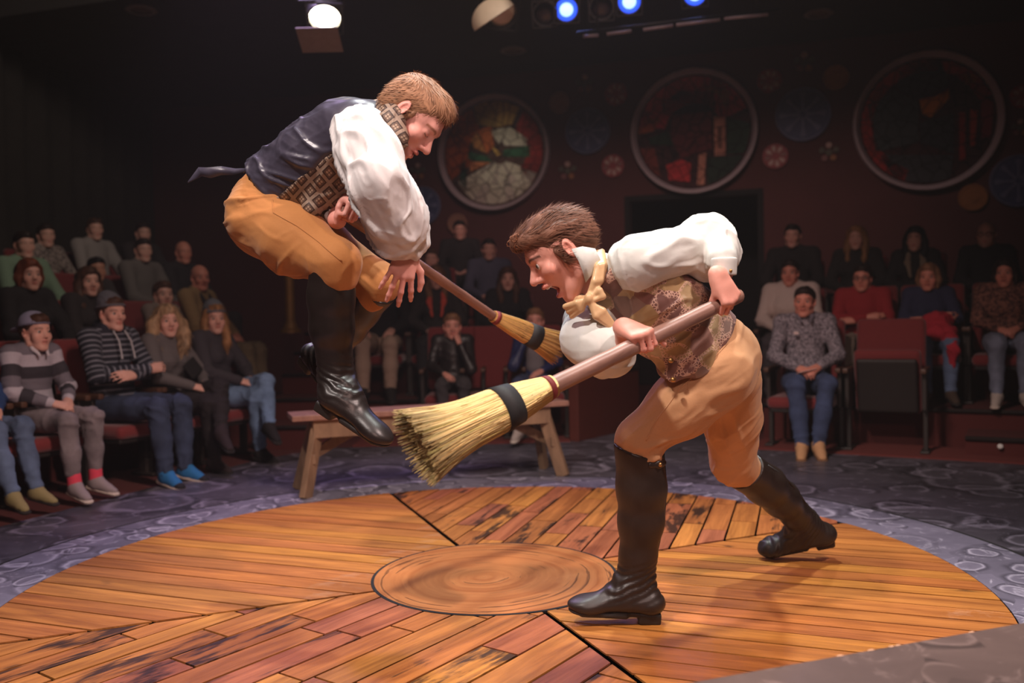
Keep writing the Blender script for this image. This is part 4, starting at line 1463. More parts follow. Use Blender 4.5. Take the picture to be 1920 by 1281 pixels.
def ring_mesh(name, r0, r1, z0, z1, n=128):
    vs, fs = [], []
    for i in range(n):
        a = 2 * math.pi * i / n
        c, s_ = math.cos(a), math.sin(a)
        vs += [(r0 * c, r0 * s_, z0), (r1 * c, r1 * s_, z0), (r1 * c, r1 * s_, z1), (r0 * c, r0 * s_, z1)]
    for i in range(n):
        a, b = 4 * i, 4 * ((i + 1) % n)
        for k in range(4):
            kk = (k + 1) % 4
            fs.append((a + k, b + k, b + kk, a + kk))
    me = bpy.data.meshes.new(name)
    me.from_pydata(vs, [], fs)
    me.update()
    return me
struct('stage_ring', ring_mesh('stage_ring', DR - .005, DR + .33, -.05, -.003), M_BANDP, None, (*DC, 0))
struct('stage_ring_line', ring_mesh('stage_ring_line', DR + .325, DR + .342, -.05, -.0025), M_BLACK, None, (*DC, 0))

# the wooden disc: four sectors of planks round a hub, each plank its own piece
disc = struct('stage_disc', prism('stage_disc', [(DR * math.cos(2 * math.pi * i / 96), DR * math.sin(2 * math.pi * i / 96)) for i in range(96)], -.06, -.006), M_BLACK, None, (*DC, 0))

def plank_mat():
    m, nt, b = new_mat('painted_planks')
    a = nd(nt, 'ShaderNodeAttribute', attribute_name='col')
    oi = nd(nt, 'ShaderNodeObjectInfo')
    t = nd(nt, 'ShaderNodeTexCoord')
    off = nd(nt, 'ShaderNodeVectorMath', operation='MULTIPLY_ADD')
    nt.links.new(oi.outputs['Random'], off.inputs[0])
    off.inputs[1].default_value = (40, 17, 0)
    nt.links.new(t.outputs['Object'], off.inputs[2])
    mp = nd(nt, 'ShaderNodeMapping')
    mp.inputs['Scale'].default_value = (1.6, 22, 1)
    nt.links.new(off.outputs[0], mp.inputs[0])
    v = mp.outputs[0]
    n1 = noise(nt, v, 1.0, 6, 0.65, 0.5)
    n2 = noise(nt, v, 3.4, 5, 0.7, 0.3)
    mp2 = nd(nt, 'ShaderNodeMapping')
    mp2.inputs['Scale'].default_value = (2.6, 9, 1)
    nt.links.new(off.outputs[0], mp2.inputs[0])
    n3 = noise(nt, mp2.outputs[0], 1.1, 4, 0.6, 0.4)
    base = a.outputs['Color']
    lo = mix(nt, 1.0, base, (.55, .46, .40), 'MULTIPLY')
    hi = mix(nt, 1.0, base, (1.30, 1.28, 1.10), 'MULTIPLY')
    col = mix(nt, ramp(nt, n1, [(.3, (0, 0, 0)), (.7, (1, 1, 1))]), lo, hi)
    col = mix(nt, ramp(nt, n2, [(.52, (0, 0, 0)), (.75, (.45, .45, .45))]), col, mix(nt, 1.0, base, (.4, .3, .25), 'MULTIPLY'))
    # dry-brushed black smears; how many depends on the plank (alpha-free second attribute)
    sm = nd(nt, 'ShaderNodeAttribute', attribute_name='smear')
    thr = mathn(nt, 'SUBTRACT', n3, mathn(nt, 'MULTIPLY_ADD', sm.outputs['Fac'], -.26, .70))
    smear = ramp(nt, mathn(nt, 'ADD', thr, mathn(nt, 'MULTIPLY_ADD', n2, .30, -.15)), [(0, (0, 0, 0)), (.10, (.9, .9, .9))])
    col = mix(nt, smear, col, (.018, .012, .010))
    # scuffs
    sc_ = noise(nt, t.outputs['Object'], 2.2, 6, 0.75, 1.0)
    col = mix(nt, ramp(nt, sc_, [(.62, (0, 0, 0)), (.74, (.22, .22, .22))]), col, srgb(226, 190, 160))
    nt.links.new(col, b.inputs['Base Color'])
    r = mathn(nt, 'MULTIPLY_ADD', n2, .25, .26)
    nt.links.new(r, b.inputs['Roughness'])
    fine = noise(nt, t.outputs['Object'], 240, 3, .7)
    bump(nt, b, mathn(nt, 'ADD', mathn(nt, 'MULTIPLY', n1, .6), fine), 0.32, 0.003)
    return m
M_PLANK = plank_mat()

def clip(poly, nx, ny, d):
    """keep the side nx*x + ny*y <= d"""
    out = []
    for i in range(len(poly)):
        p, q = poly[i], poly[(i + 1) % len(poly)]
        a, b = nx * p[0] + ny * p[1] - d, nx * q[0] + ny * q[1] - d
        if a <= 0:
            out.append(p)
        if (a < 0) != (b < 0) and a != b:
            t = a / (a - b)
            out.append((p[0] + t * (q[0] - p[0]), p[1] + t * (q[1] - p[1])))
    return out

PLANK_COLS = [srgb(188, 122, 66), srgb(194, 128, 68), srgb(182, 114, 62), srgb(176, 106, 74), srgb(168, 102, 76), srgb(198, 134, 66), srgb(186, 118, 68)]
EDGES = [math.radians(a) for a in (-157.8, -68.0, 24.0, 110.8, 202.2)]
rp = random.Random(12)
for k, (ang, wdt, seglen, reds, smear) in enumerate(((54, .118, (.35, .95), .4, .70), (-20.7, .108, (9, 10), .0, .12), (72, .118, (.32, .8), .35, .65), (-20.7, .112, (9, 10), .0, .2))):
    a0, a1 = EDGES[k], EDGES[k + 1]
    th = math.radians(ang)
    wedge = [(0, 0)] + [((DR - .012) * math.cos(a0 + (a1 - a0) * i / 40), (DR - .012) * math.sin(a0 + (a1 - a0) * i / 40)) for i in range(41)]
    c, s_ = math.cos(-th), math.sin(-th)
    wl = [(c * x - s_ * y, s_ * x + c * y) for x, y in wedge]
    for a, sg in ((a0, 1), (a1, -1)):                      # a dark gap along the sector's edges
        nx, ny = math.sin(a) * sg, -math.cos(a) * sg
        nx, ny = c * nx - s_ * ny, s_ * nx + c * ny
        wl = clip(wl, nx, ny, -.010)
    y0 = min(y for _, y in wl) - rp.uniform(0, wdt)
    while y0 < max(y for _, y in wl):
        wd = wdt * rp.uniform(.8, 1.2)
        strip = clip(clip(wl, 0, 1, y0 + wd - .0046), 0, -1, -(y0 + .0046))
        y0 += wd
        if len(strip) < 3:
            continue
        xs0, xs1 = min(x for x, _ in strip), max(x for x, _ in strip)
        x = xs0 - rp.uniform(0, seglen[0])
        if seglen[0] > 5:
            x = xs0 - .1
        while x < xs1:
            L = rp.uniform(*seglen)
            pc = clip(clip(strip, 1, 0, x + L - .0045), -1, 0, -(x + .0045))
            x += L
            if len(pc) < 3:
                continue
            ar = abs(sum(pc[i][0] * pc[(i + 1) % len(pc)][1] - pc[(i + 1) % len(pc)][0] * pc[i][1] for i in range(len(pc)))) / 2
            if ar < .0008 or max(math.hypot(*q) for q in pc) < HR_ - .01:
                continue
            cx, cy = sum(p[0] for p in pc) / len(pc), sum(p[1] for p in pc) / len(pc)
            if len(pc) > 14:
                pc = pc[:]
            me = prism('plank', [(px - cx, py - cy) for px, py in pc], -.02, 0)
            colr = rp.choice(PLANK_COLS[3:5] if rp.random() < reds else PLANK_COLS[:3] + PLANK_COLS[5:])
            set_col(me, np.array(colr) * rp.uniform(.88, 1.08))
            at = me.attributes.new('smear', 'FLOAT', 'POINT')
            sv = smear * rp.uniform(0, 1.3) if rp.random() < .7 else 0.0
            at.data.foreach_set('value', np.full(len(me.vertices), sv, np.float32))
            o = link('plank', me, M_PLANK, disc)
            o.location = (cx * math.cos(th) - cy * math.sin(th), cx * math.sin(th) + cy * math.cos(th), rp.uniform(-.0012, .0004))
            o.rotation_euler = (0, 0, th)

def hub_mat():
    m, nt, b = new_mat('painted_tree_rings')
    co = coords(nt)
    L = nd(nt, 'ShaderNodeVectorMath', operation='LENGTH')
    nz = nd(nt, 'ShaderNodeTexNoise', i_Scale=2.0, i_Detail=3)
    nt.links.new(co, nz.inputs['Vector'])
    wv = nd(nt, 'ShaderNodeVectorMath', operation='MULTIPLY_ADD')
    nt.links.new(nz.outputs['Color'], wv.inputs[0])
    wv.inputs[1].default_value = (.07, .07, 0)
    nt.links.new(co, wv.inputs[2])
    nt.links.new(wv.outputs[0], L.inputs[0])
    r = L.outputs['Value']
    cmb = nd(nt, 'ShaderNodeCombineXYZ')
    nt.links.new(mathn(nt, 'MULTIPLY', r, 26), cmb.inputs[0])
    ang = mathn(nt, 'MULTIPLY', noise(nt, co, 2.0, 2), 2.2)
    nt.links.new(ang, cmb.inputs[1])
    n1 = noise(nt, cmb.outputs[0], 1.0, 4, .6, .2)
    n2 = noise(nt, co, 5, 5, .7)
    col = mix(nt, ramp(nt, n1, [(.32, (0, 0, 0)), (.66, (1, 1, 1))]), srgb(168, 98, 52), srgb(208, 136, 80))
    col = mix(nt, ramp(nt, n1, [(.58, (0, 0, 0)), (.64, (.85, .85, .85)), (.70, (0, 0, 0))]), col, srgb(78, 42, 24))
    col = mix(nt, ramp(nt, n2, [(.55, (0, 0, 0)), (.75, (.35, .35, .35))]), col, srgb(222, 158, 104))
    nt.links.new(col, b.inputs['Base Color'])
    setb(b, Roughness=.34)
    bump(nt, b, mathn(nt, 'ADD', noise(nt, co, 240, 3, .7), n1), .2, .003)
    return m
hub = link('hub', prism('hub', [((HR_ - .008) * math.cos(2 * math.pi * i / 80), (HR_ - .008) * math.sin(2 * math.pi * i / 80)) for i in range(80)], -.02, .0022), hub_mat(), disc)
link('hub_outline', ring_mesh('hub_outline', HR_ - .010, HR_ + .004, -.01, .0016, 96), M_BLACK, disc)

# walls, ceiling
WO = np.array((-.22, 11.7))
WD = unit((4.99, -1.5))
WN = np.array((-WD[1], WD[0]))                             # away from the house
WRZ = math.atan2(WD[1], WD[0])
def on_wall(px, py):
    """the point of the back wall at a pixel: (along the wall, height)"""
    d = P(px, py, 1.0) - V3(0, 0, CAM_H)
    t = (WO @ WN) / (d[:2] @ WN)
    q = d * t
    return float((q[:2] - WO) @ WD), float(q[2] + CAM_H)
dx0, dz1 = on_wall(1181, 377)
dx1, dz1b = on_wall(1420, 366)
dz1 = (dz1 + dz1b) / 2
bm = bmesh.new()
box(bm, (-9, 0, 0), (dx0, .15, 5.4))
box(bm, (dx1, 0, 0), (7.5, .15, 5.4))
box(bm, (dx0, 0, dz1), (dx1, .15, 5.4))
wall_back = struct('wall_back', bm_mesh('wall_back', bm), M_WALL, None, (WO[0], WO[1], 0), WRZ)
bm = bmesh.new()
box(bm, (dx0 - .3, 1.6, 0), (dx1 + .3, 1.7, dz1 + .3))
box(bm, (dx0 - .4, .16, 0), (dx0 - .3, 1.7, dz1 + .3))
box(bm, (dx1 + .3, .16, 0), (dx1 + .4, 1.7, dz1 + .3))
box(bm, (dx0 - .4, .16, dz1 + .3), (dx1 + .4, 1.7, dz1 + .4))
struct('door_1', bm_mesh('door_1', bm), M_BLACK, None, (WO[0], WO[1], 0), WRZ)
bm = bmesh.new()
for x0_, x1_, z0_, z1_ in ((dx0 - .07, dx0, 0, dz1 + .07), (dx1, dx1 + .07, 0, dz1 + .07), (dx0, dx1, dz1, dz1 + .07)):
    box(bm, (x0_, -.02, z0_), (x1_, .0, z1_), .004)
struct('trim_1', bm_mesh('trim_1', bm), M_BLACK, None, (WO[0], WO[1], 0), WRZ)
# the dark drape on the left, hung in folds
vs, fs = [], []
n = 150
for i in range(n + 1):
    t = i / n
    x, y = -6.6 + 1.3 * t, 1.0 + 12.4 * t
    o = .07 * math.sin(i * 1.25) + .03 * math.sin(i * .37)
    vs += [(x + o, y, 0), (x + o * .8, y, 5.4), (x + o - .03, y, 5.4), (x + o - .03, y, 0)]
for i in range(n):
    a, b = 4 * i, 4 * (i + 1)
    fs += [(a, b, b + 1, a + 1), (a + 2, b + 2, b + 3, a + 3), (a + 1, b + 1, b + 2, a + 2)]
struct('wall_left', np_mesh('wall_left', [v for v in vs], fs), M_DARKWALL)
struct('wall_right', box_mesh('wall_right', (7.2, -1.0, 0), (7.35, 11.0, 5.4)), M_DARKWALL)
struct('ceiling', box_mesh('ceiling', (-8.5, -1.5, 5.4), (8.5, 14, 5.5)), M_BLACK)
M_SOFFIT = plain('charcoal_soffit', (0.05, 0.042, 0.04), 0.8, 0.2, 4, 0.1)
struct('ceiling_soffit', box_mesh('ceiling_soffit', (-8.0, -3.9, 4.2), (8.0, -.02, 5.38)), M_SOFFIT, None, (WO[0], WO[1], 0), WRZ)
for px, py, nm in ((265, 18, 'far left'), (962, 94, 'middle'), (1535, 25, 'right')):
    d = P(px, py, 1.0) - V3(0, 0, CAM_H)
    q = d * (3.2 / d[2])
    t = thing('downlight', {'far left': 'unlit recessed downlight in the dark soffit above the left seats', 'middle': 'unlit recessed downlight in the soffit above the brightest roundel', 'right': 'unlit recessed downlight in the soffit between the two right roundels'}[nm], 'downlight', (q[0], q[1], 4.2), 0, 'recessed downlights')
    link('trim_ring', lathe('trim_ring', [(.10, 0), (.15, 0), (.155, -.012), (.12, -.02), (.10, -.014)], 24, None, True, False), plain('downlight_metal', (.45, .40, .36), .4, .1, 30, 0), t)
    link('lamp', lathe('lamp', [(.001, -.004), (.07, -.006), (.10, .0), (.10, .01)], 20), plain('downlight_glass', (.30, .22, .18), .3, .1, 30, 0), t)

# seating risers; each block has its own direction along the rows (u) and away from the stage (v)
LU, LV, L0 = unit((.427, .904)), unit((-.904, .427)), np.array((-2.62, 5.7))
RU, RV, R0_ = unit((.87, -.5)), unit((.5, .87)), np.array((2.2, 6.5))
CU, CV, C0_ = np.array((1.0, 0)), np.array((0, 1.0)), np.array((-.2, 7.35))
def riser(name, o, u, v, s0, s1, t0, t1, h, mat=M_CARPET):
    """platform: s along the rows, t away from the stage"""
    poly = [o + u * s + v * t for s, t in ((s0, t0), (s1, t0), (s1, t1), (s0, t1))]
    if (poly[1] - poly[0])[0] * (poly[2] - poly[1])[1] - (poly[1] - poly[0])[1] * (poly[2] - poly[1])[0] < 0:
        poly = poly[::-1]
    me = prism(name, [tuple(p) for p in poly], -.012, h)
    o_ = struct(name, me, mat)
    a, b = o + u * s0 + v * (t0 - .012), o + u * s1 + v * (t0 - .012)
    me2 = tube_mesh('nosing', [(*a, h - .012), (*b, h - .012)], .016, 8)
    link('nosing', me2, M_RISER, o_)
    return o_
riser('riser_left', L0, LU, LV, -2.6, 2.05, .42, 5.5, .28)
riser('riser_left', L0, LU, LV, -2.6, 2.3, 1.30, 5.5, .55)
riser('riser_left', L0, LU, LV, -2.6, 2.6, 2.25, 5.5, .82)
riser('riser_right', R0_, RU, RV, -.45, 4.4, .42, 3.6, .27)
riser('riser_right', R0_, RU, RV, -.45, 4.4, 1.32, 3.6, .58)
riser('riser_right_step', R0_, RU, RV, 1.02, 4.2, -.02, .42, .13)
riser('riser_centre', C0_, CU, CV, -1.27, .62, .40, 4.2, .30)
riser('riser_centre', C0_, CU, CV, -1.27, .75, 1.30, 4.2, .62)
riser('riser_centre', C0_, CU, CV, -1.27, .9, 2.20, 4.2, .92)
for k in range(5):
    riser('aisle_step', np.array((-1.74, 7.0 + .45 * k)), CU, CV, -.33, .26, 0, .46 if k < 4 else 1.6, .18 * (k + 1))

def low_wall(name, a, b, h, th=.09):
    a, b = np.array(a), np.array(b)
    L = np.linalg.norm(b - a)
    bm = bmesh.new()
    box(bm, (0, 0, -.01), (L, th, h), .008)
    o = struct(name, bm_mesh(name, bm), M_REDWALL, None, (a[0], a[1], 0), math.atan2(*(b - a)[::-1]))
    bm = bmesh.new()
    box(bm, (-.01, -.012, h), (L + .01, th + .012, h + .025), .006)
    link('cap_rail', bm_mesh('cap_rail', bm), M_RISER, o)
low_wall('low_wall_entrance_left', (.52, 7.06), (1.13, 7.88), .52)
low_wall('low_wall_entrance_left', (1.13, 7.88), (1.45, 10.6), .52)
low_wall('low_wall_entrance_right', (1.66, 6.62), (1.95, 7.25), .40)
low_wall('low_wall_entrance_right', (1.95, 7.25), (2.45, 10.4), .55)
def kerb(name, a, b):
    a, b = np.array(a), np.array(b)
    L = np.linalg.norm(b - a)
    struct(name, box_mesh(name, (0, 0, -.012), (L, .55, .004)), plain('kerb_red', srgb(112, 46, 40), .9, .2, 60, .2), None, (a[0], a[1], 0), math.atan2(*(b - a)[::-1]))
kerb('kerb_right', (1.72, 6.51), (3.9, 5.24))
kerb('kerb_centre', (-1.3, 7.05), (.45, 7.05))

# ---------------------------------------------------------------- roundels and rosettes on the back wall
def wall_thing(name, label, cat, px, py, group=None):
    s, z = on_wall(px, py)
    q = WO + WD * s
    q = q - WN * .012
    return thing(name, label, cat, (q[0], q[1], z), WRZ, group), float(q[1])

def wall_poly(name, poly, y0, y1):
    """flat piece in the wall's plane (x along, z up), from y0 (front) to y1"""
    bm = bmesh.new()
    f = [bm.verts.new((x, y0, z)) for x, z in poly]
    k = [bm.verts.new((x, y1, z)) for x, z in poly]
    bm.faces.new(f)
    bm.faces.new(k[::-1])
    n = len(poly)
    for i in range(n):
        bm.faces.new((f[i], k[i], k[(i + 1) % n], f[(i + 1) % n]))
    return bm_mesh(name, bm)

def circ(r, n=40, cx=0, cz=0):
    return [(cx + r * math.cos(2 * math.pi * i / n), cz + r * math.sin(2 * math.pi * i / n)) for i in range(n)]

def glassy(name, col, var=.5):
    col = tuple(min(.9, x * 1.75) for x in col)
    if name in _matcache:
        return _matcache[name]
    m, nt, b = new_mat(name)
    co = coords(nt)
    v = nd(nt, 'ShaderNodeTexVoronoi', i_Scale=7.0, feature='DISTANCE_TO_EDGE')
    nt.links.new(co, v.inputs['Vector'])
    n = noise(nt, co, 5, 4)
    c = mix(nt, n, tuple(x * (1 - var) for x in col), tuple(min(1, x * (1 + var)) for x in col))
    c = mix(nt, ramp(nt, v.outputs['Distance'], [(0, (1, 1, 1)), (.03, (.8, .8, .8)), (.06, (0, 0, 0))]), c, tuple(x * .25 for x in col))
    nt.links.new(c, b.inputs['Base Color'])
    setb(b, Roughness=.6)
    b.inputs['Specular IOR Level'].default_value = .15
    _matcache[name] = m
    return m

M_RIM = plain('roundel_rim', srgb(206, 190, 194), .5, .15, 8, .1)
M_LEAD = plain('lead_line', (.015, .012, .012), .6)
def roundel(label, px, py, diam, ground, pieces):
    """shallow dish frame with leaded panes: pieces = (colour name, colour, polygon in units of the radius)"""
    t, Y = wall_thing('stained_glass_roundel', label, 'roundel', px, py, 'large glass roundels on the back wall')
    R = diam * Y / F_PX / 2
    Mx = Matrix.Rotation(math.radians(90), 4, 'X')
    link('rim', lathe('rim', [(R * .91, .05), (R * .92, .06), (R * .965, .125), (R * .985, .125), (R, .09), (R * .99, .0)], 64, Mx, True, False), M_RIM, t)
    link('backing', wall_poly('backing', circ(R * .96, 64), -.045, -.005), glassy(*ground), t)
    for nm, col, poly in pieces:
        p = [(x, z) for x, z in poly]
        for k in range(40):                                   # keep inside the rim
            a = 2 * math.pi * k / 40
            p = clip(p, math.cos(a), math.sin(a), .88)
            if len(p) < 3:
                break
        if len(p) < 3:
            continue
        cx, cz = sum(q[0] for q in p) / len(p), sum(q[1] for q in p) / len(p)
        p = [((cx + (x - cx) * .965) * R, (cz + (z - cz) * .965) * R) for x, z in p]
        link('pane', wall_poly('pane', p, -.062, -.04), glassy(nm, col), t)
    return t
def fan(nm, col, cx, cz, r0, r1, a0, a1, n, var=.2):
    out = []
    rr = random.Random(n)
    for i in range(n):
        b0, b1 = math.radians(a0 + (a1 - a0) * i / n), math.radians(a0 + (a1 - a0) * (i + 1) / n)
        k = 1 + rr.uniform(-var, var)
        for ra, rb in ((r0, (r0 + r1) / 2 * rr.uniform(.85, 1.15)), ((r0 + r1) / 2, r1)):
            pass
        m = r0 + (r1 - r0) * rr.uniform(.35, .65)
        for ra, rb, j in ((r0, m, 0), (m, r1, 1)):
            out.append((nm + str((i + j) % 3), tuple(x * (.8 + .2 * ((i + j) % 3)) for x in col), [(cx + ra * math.cos(b0), cz + ra * math.sin(b0)), (cx + rb * math.cos(b0), cz + rb * math.sin(b0)), (cx + rb * math.cos(b1), cz + rb * math.sin(b1)), (cx + ra * math.cos(b1), cz + ra * math.sin(b1))]))
    return out
pale, olive, rust, red, green, gold = srgb(196, 176, 150), srgb(140, 112, 60), srgb(150, 72, 34), srgb(150, 44, 34), srgb(44, 84, 58), srgb(200, 140, 70)
p1 = fan('g_rust', rust, -.1, .05, .35, 1.0, 110, 215, 7) + fan('g_red', srgb(120, 36, 30), .2, 0, .4, 1.0, -50, 62, 6)
p1 += [('g_olive0', olive, [(-.35, .92), (-.28, .5), (.05, .42), (.12, .9)]), ('g_olive1', tuple(x * 1.3 for x in olive), [(.12, .9), (.05, .42), (.35, .45), (.5, .75)]),
       ('g_pale1', pale, [(.05, .40), (.3, .42), (.62, .2), (.62, .06), (.2, .10)]), ('g_pale2', pale, [(.02, .38), (-.1, .42), (.12, .12), (.2, .3)]),
       ('g_orange0', srgb(226, 96, 50), [(-.28, .42), (-.02, .46), (.02, .1), (-.12, -.02)]), ('g_orange1', srgb(232, 120, 66), [(-.4, .25), (-.3, .4), (-.13, -.0), (-.34, .1)]),
       ('g_gold0', gold, [(-.1, .22), (.02, .08), (.16, -.04), (.06, -.06)]),
       ('g_green0', green, [(-.45, .06), (-.1, -.06), (-.02, -.16), (-.5, -.08)]), ('g_green1', green, [(.18, .04), (.66, .08), (.66, -.12), (.16, -.08)]), ('g_green2', srgb(34, 60, 46), [(-.62, -.2), (-.5, -.06), (-.5, -.6), (-.62, -.5)]),
       ('g_orange2', srgb(220, 110, 70), [(-.48, -.12), (-.05, -.16), (-.42, -.3)])]
p1 += fan('g_pale', srgb(176, 166, 152), .12, -.10, .10, .86, 205, 335, 9)
roundel('brightly lit stained glass roundel with pale fan of panes, left of the three', 928, 288, 216, ('g_ground1', srgb(70, 52, 44)), p1)
crim, navy, maroon, dgreen, rose = srgb(150, 44, 50), srgb(30, 24, 34), srgb(90, 34, 38), srgb(34, 54, 38), srgb(196, 120, 100)
p2_ = fan('g_crim', crim, 0, 0, .45, 1.0, 20, 170, 9)
p2_ += [('g_navy0', navy, [(-.5, .5), (-.2, .68), (.35, .62), (.38, .3), (-.5, .3)]), ('g_maroon0', maroon, [(-.35, .3), (.3, .3), (.3, -.3), (-.2, -.42), (-.36, -.1)]),
        ('g_tan0', srgb(140, 96, 70), [(.1, .75), (.42, .82), (.58, .55), (.5, .28), (.4, .55), (.2, .62)]),
        ('g_dgreen0', dgreen, [(.52, .2), (.9, .06), (.8, -.4), (.5, -.4)]), ('g_dgreen1', srgb(30, 44, 34), [(.2, -.42), (.78, -.42), (.5, -.8), (.2, -.86)]), ('g_dgreen2', dgreen, [(-.72, -.05), (-.4, .05), (-.3, -.2), (-.7, -.15)]),
        ('g_rose0', rose, [(.32, .22), (.5, .2), (.5, -.42), (.32, -.42)]), ('g_maroon1', srgb(60, 26, 30), [(.38, .05), (.45, .05), (.45, -.3), (.38, -.3)]), ('g_rose1', rose, [(.08, -.36), (.2, -.34), (.16, -.86), (.04, -.86)]),
        ('g_crim9', srgb(168, 48, 50), [(-.45, -.5), (-.2, -.42), (-.04, -.5), (-.06, -.8), (-.4, -.75)]), ('g_maroon2', srgb(110, 48, 40), [(-.86, -.2), (-.62, -.2), (-.5, -.8), (-.7, -.7)]), ('g_orange4', srgb(150, 72, 44), [(-.9, .02), (-.62, .06), (-.5, .25), (-.8, .3)])]
roundel('red and dark green stained glass roundel above the black entrance', 1301, 249, 232, ('g_ground2', srgb(56, 30, 32)), p2_)
p3_ = fan('g_dred', srgb(130, 36, 32), 0, 0, .72, 1.0, 20, 250, 12)
p3_ += [('g_slate0', srgb(46, 50, 50), [(-.35, .85), (.2, .88), (.3, .5), (-.1, .3), (-.4, .5)]), ('g_slate1', srgb(50, 56, 56), [(-.8, .3), (-.42, .5), (-.1, .3), (-.1, -.3), (-.7, -.4)]), ('g_slate2', srgb(40, 44, 46), [(-.1, .0), (.36, .1), (.36, -.5), (-.1, -.3)]), ('g_slate3', srgb(48, 50, 52), [(-.65, -.42), (.36, -.5), (.3, -.95), (-.4, -.9)]),
        ('g_amber', srgb(196, 104, 40), [(-.1, .32), (.1, .34), (.3, .44), (.3, .3), (.06, .05), (-.06, .1)]), ('g_amber2', srgb(150, 86, 40), [(.45, .62), (.7, .62), (.62, .48), (.5, .48)]),
        ('g_dred20', srgb(120, 34, 30), [(.42, .1), (.5, .1), (.5, -.6), (.42, -.6)]), ('g_dred21', srgb(140, 50, 34), [(.56, .14), (.66, .1), (.62, -.4), (.56, -.4)]), ('g_dred22', srgb(100, 30, 34), [(.7, .3), (.88, .2), (.82, -.3), (.7, -.3)])]
roundel('dark stained glass roundel with grey panes and amber patch, furthest right', 1736, 230, 258, ('g_ground3', srgb(50, 26, 26)), p3_)

M_RSTYLE = dict(blue=plain('rosette_blue', srgb(74, 84, 124), .5, .3, 14, .1), bluelite=plain('rosette_pale_blue', srgb(118, 124, 160), .5, .2, 14, .1), red=plain('rosette_red', srgb(160, 56, 58), .5, .2, 14, .1), white=plain('rosette_cream', srgb(206, 172, 158), .5, .2, 14, .1), tan=plain('rosette_tan', srgb(160, 116, 96), .5, .3, 20, .1), amber=plain('rosette_amber', srgb(170, 112, 62), .5, .3, 20, .1), leaf=plain('rosette_leaf', srgb(96, 92, 74), .5, .3, 20, .1), pink=plain('rosette_pink', srgb(150, 96, 90), .5, .3, 20, .1))
def rosette(style, px, py, diam, label):
    t, Y = wall_thing('wall_rosette', label, 'rosette', px, py, {'snow': 'blue rosettes on the back wall', 'mint': 'red and white rosettes on the back wall', 'coin': 'tan rosettes on the back wall', 'leaf': 'small leaf clusters on the back wall'}[style])
    R = diam * Y / F_PX / 2
    Mx = Matrix.Rotation(math.radians(90), 4, 'X')
    if style == 'leaf':
        for i in range(5):
            a = 2 * math.pi * i / 5 + .3
            link('petal', wall_poly('petal', circ(R * .26, 12, R * .62 * math.cos(a), R * .62 * math.sin(a)), -.02, 0), M_RSTYLE[('leaf', 'white', 'leaf', 'pink', 'amber')[i]], t)
        link('stem', wall_poly('stem', circ(R * .3, 10), -.012, 0), M_RSTYLE['leaf'], t)
        return
    base = {'snow': 'blue', 'mint': 'red', 'coin': 'tan' if px < 1400 else 'amber'}[style]
    link('disc', wall_poly('disc', circ(R, 40), -.03, 0), M_RSTYLE[base], t)
    if style == 'snow':
        link('rim', lathe('rim', [(R * .93, .03), (R * .95, .045), (R, .045), (R * 1.02, .0)], 40, Mx, True, False), M_RSTYLE['bluelite'], t)
        for i in range(8):
            a = 2 * math.pi * i / 8
            c, s_ = math.cos(a), math.sin(a)
            w_ = .055
            link('spoke', wall_poly('spoke', [(R * (x * c - y * s_), R * (x * s_ + y * c)) for x, y in ((.12, -w_), (.5, -w_ * .7), (.8, -w_ * 2), (.86, 0), (.8, w_ * 2), (.5, w_ * .7), (.12, w_))], -.04, -.02), M_RSTYLE['bluelite'], t)
    elif style == 'mint':
        for i in range(8):
            a = 2 * math.pi * i / 8 + .2
            c, s_ = math.cos(a), math.sin(a)
            link('petal', wall_poly('petal', [(R * (x * c - y * s_), R * (x * s_ + y * c)) for x, y in ((.32, -.05), (.7, -.2), (.88, 0), (.7, .2), (.32, .05))], -.04, -.02), M_RSTYLE['white' if i % 4 else 'pink'], t)
    else:
        link('rim', lathe('rim', [(R * .8, .03), (R * .84, .04), (R * .98, .04), (R, .0)], 32, Mx, True, False), M_RSTYLE[base], t)
        link('boss', wall_poly('boss', circ(R * .4, 14), -.04, -.02), M_RSTYLE[base], t)
for px, py, d, lb in ((1103, 247, 84, 'blue snowflake rosette between the bright left roundel and the middle roundel'), (1505, 216, 98, 'blue snowflake rosette between the middle and right roundels'), (793, 387, 72, 'dim blue rosette behind the leaping actor\'s white sleeve'), (1908, 340, 96, 'dim blue grey rosette cut by the right edge of the photo')):
    rosette('snow', px, py, d, lb)
for px, py, d, lb in ((1156, 178, 42, 'red and cream rosette to the upper left of the middle roundel'), (1150, 312, 42, 'red and cream rosette to the lower left of the middle roundel'), (1443, 153, 44, 'red and cream rosette to the upper right of the middle roundel'), (1454, 294, 46, 'red and cream rosette below and left of the brighter right snowflake'), (1916, 182, 44, 'red and cream rosette at the right edge beside the darkest roundel')):
    rosette('mint', px, py, d, lb)
for px, py, d, lb in ((1050, 194, 40, 'tan rosette just right of the bright left roundel'), (1567, 147, 46, 'amber rosette at upper left of the darkest roundel'), (1823, 371, 50, 'amber rosette below the darkest roundel'), (859, 420, 38, 'dim tan rosette below the bright left roundel')):
    rosette('coin', px, py, d, lb)
for px, py, d, lb in ((1097, 158, 40, 'leaf cluster above the left snowflake rosette'), (1065, 321, 40, 'leaf cluster below the left snowflake rosette'), (1508, 118, 44, 'leaf cluster above the right snowflake rosette'), (1554, 286, 42, 'leaf cluster below the right snowflake rosette'), (785, 322, 36, 'faint leaf cluster above the dim blue rosette'), (1912, 240, 36, 'faint leaf cluster at the right edge under a red rosette')):
    rosette('leaf', px, py, d, lb)
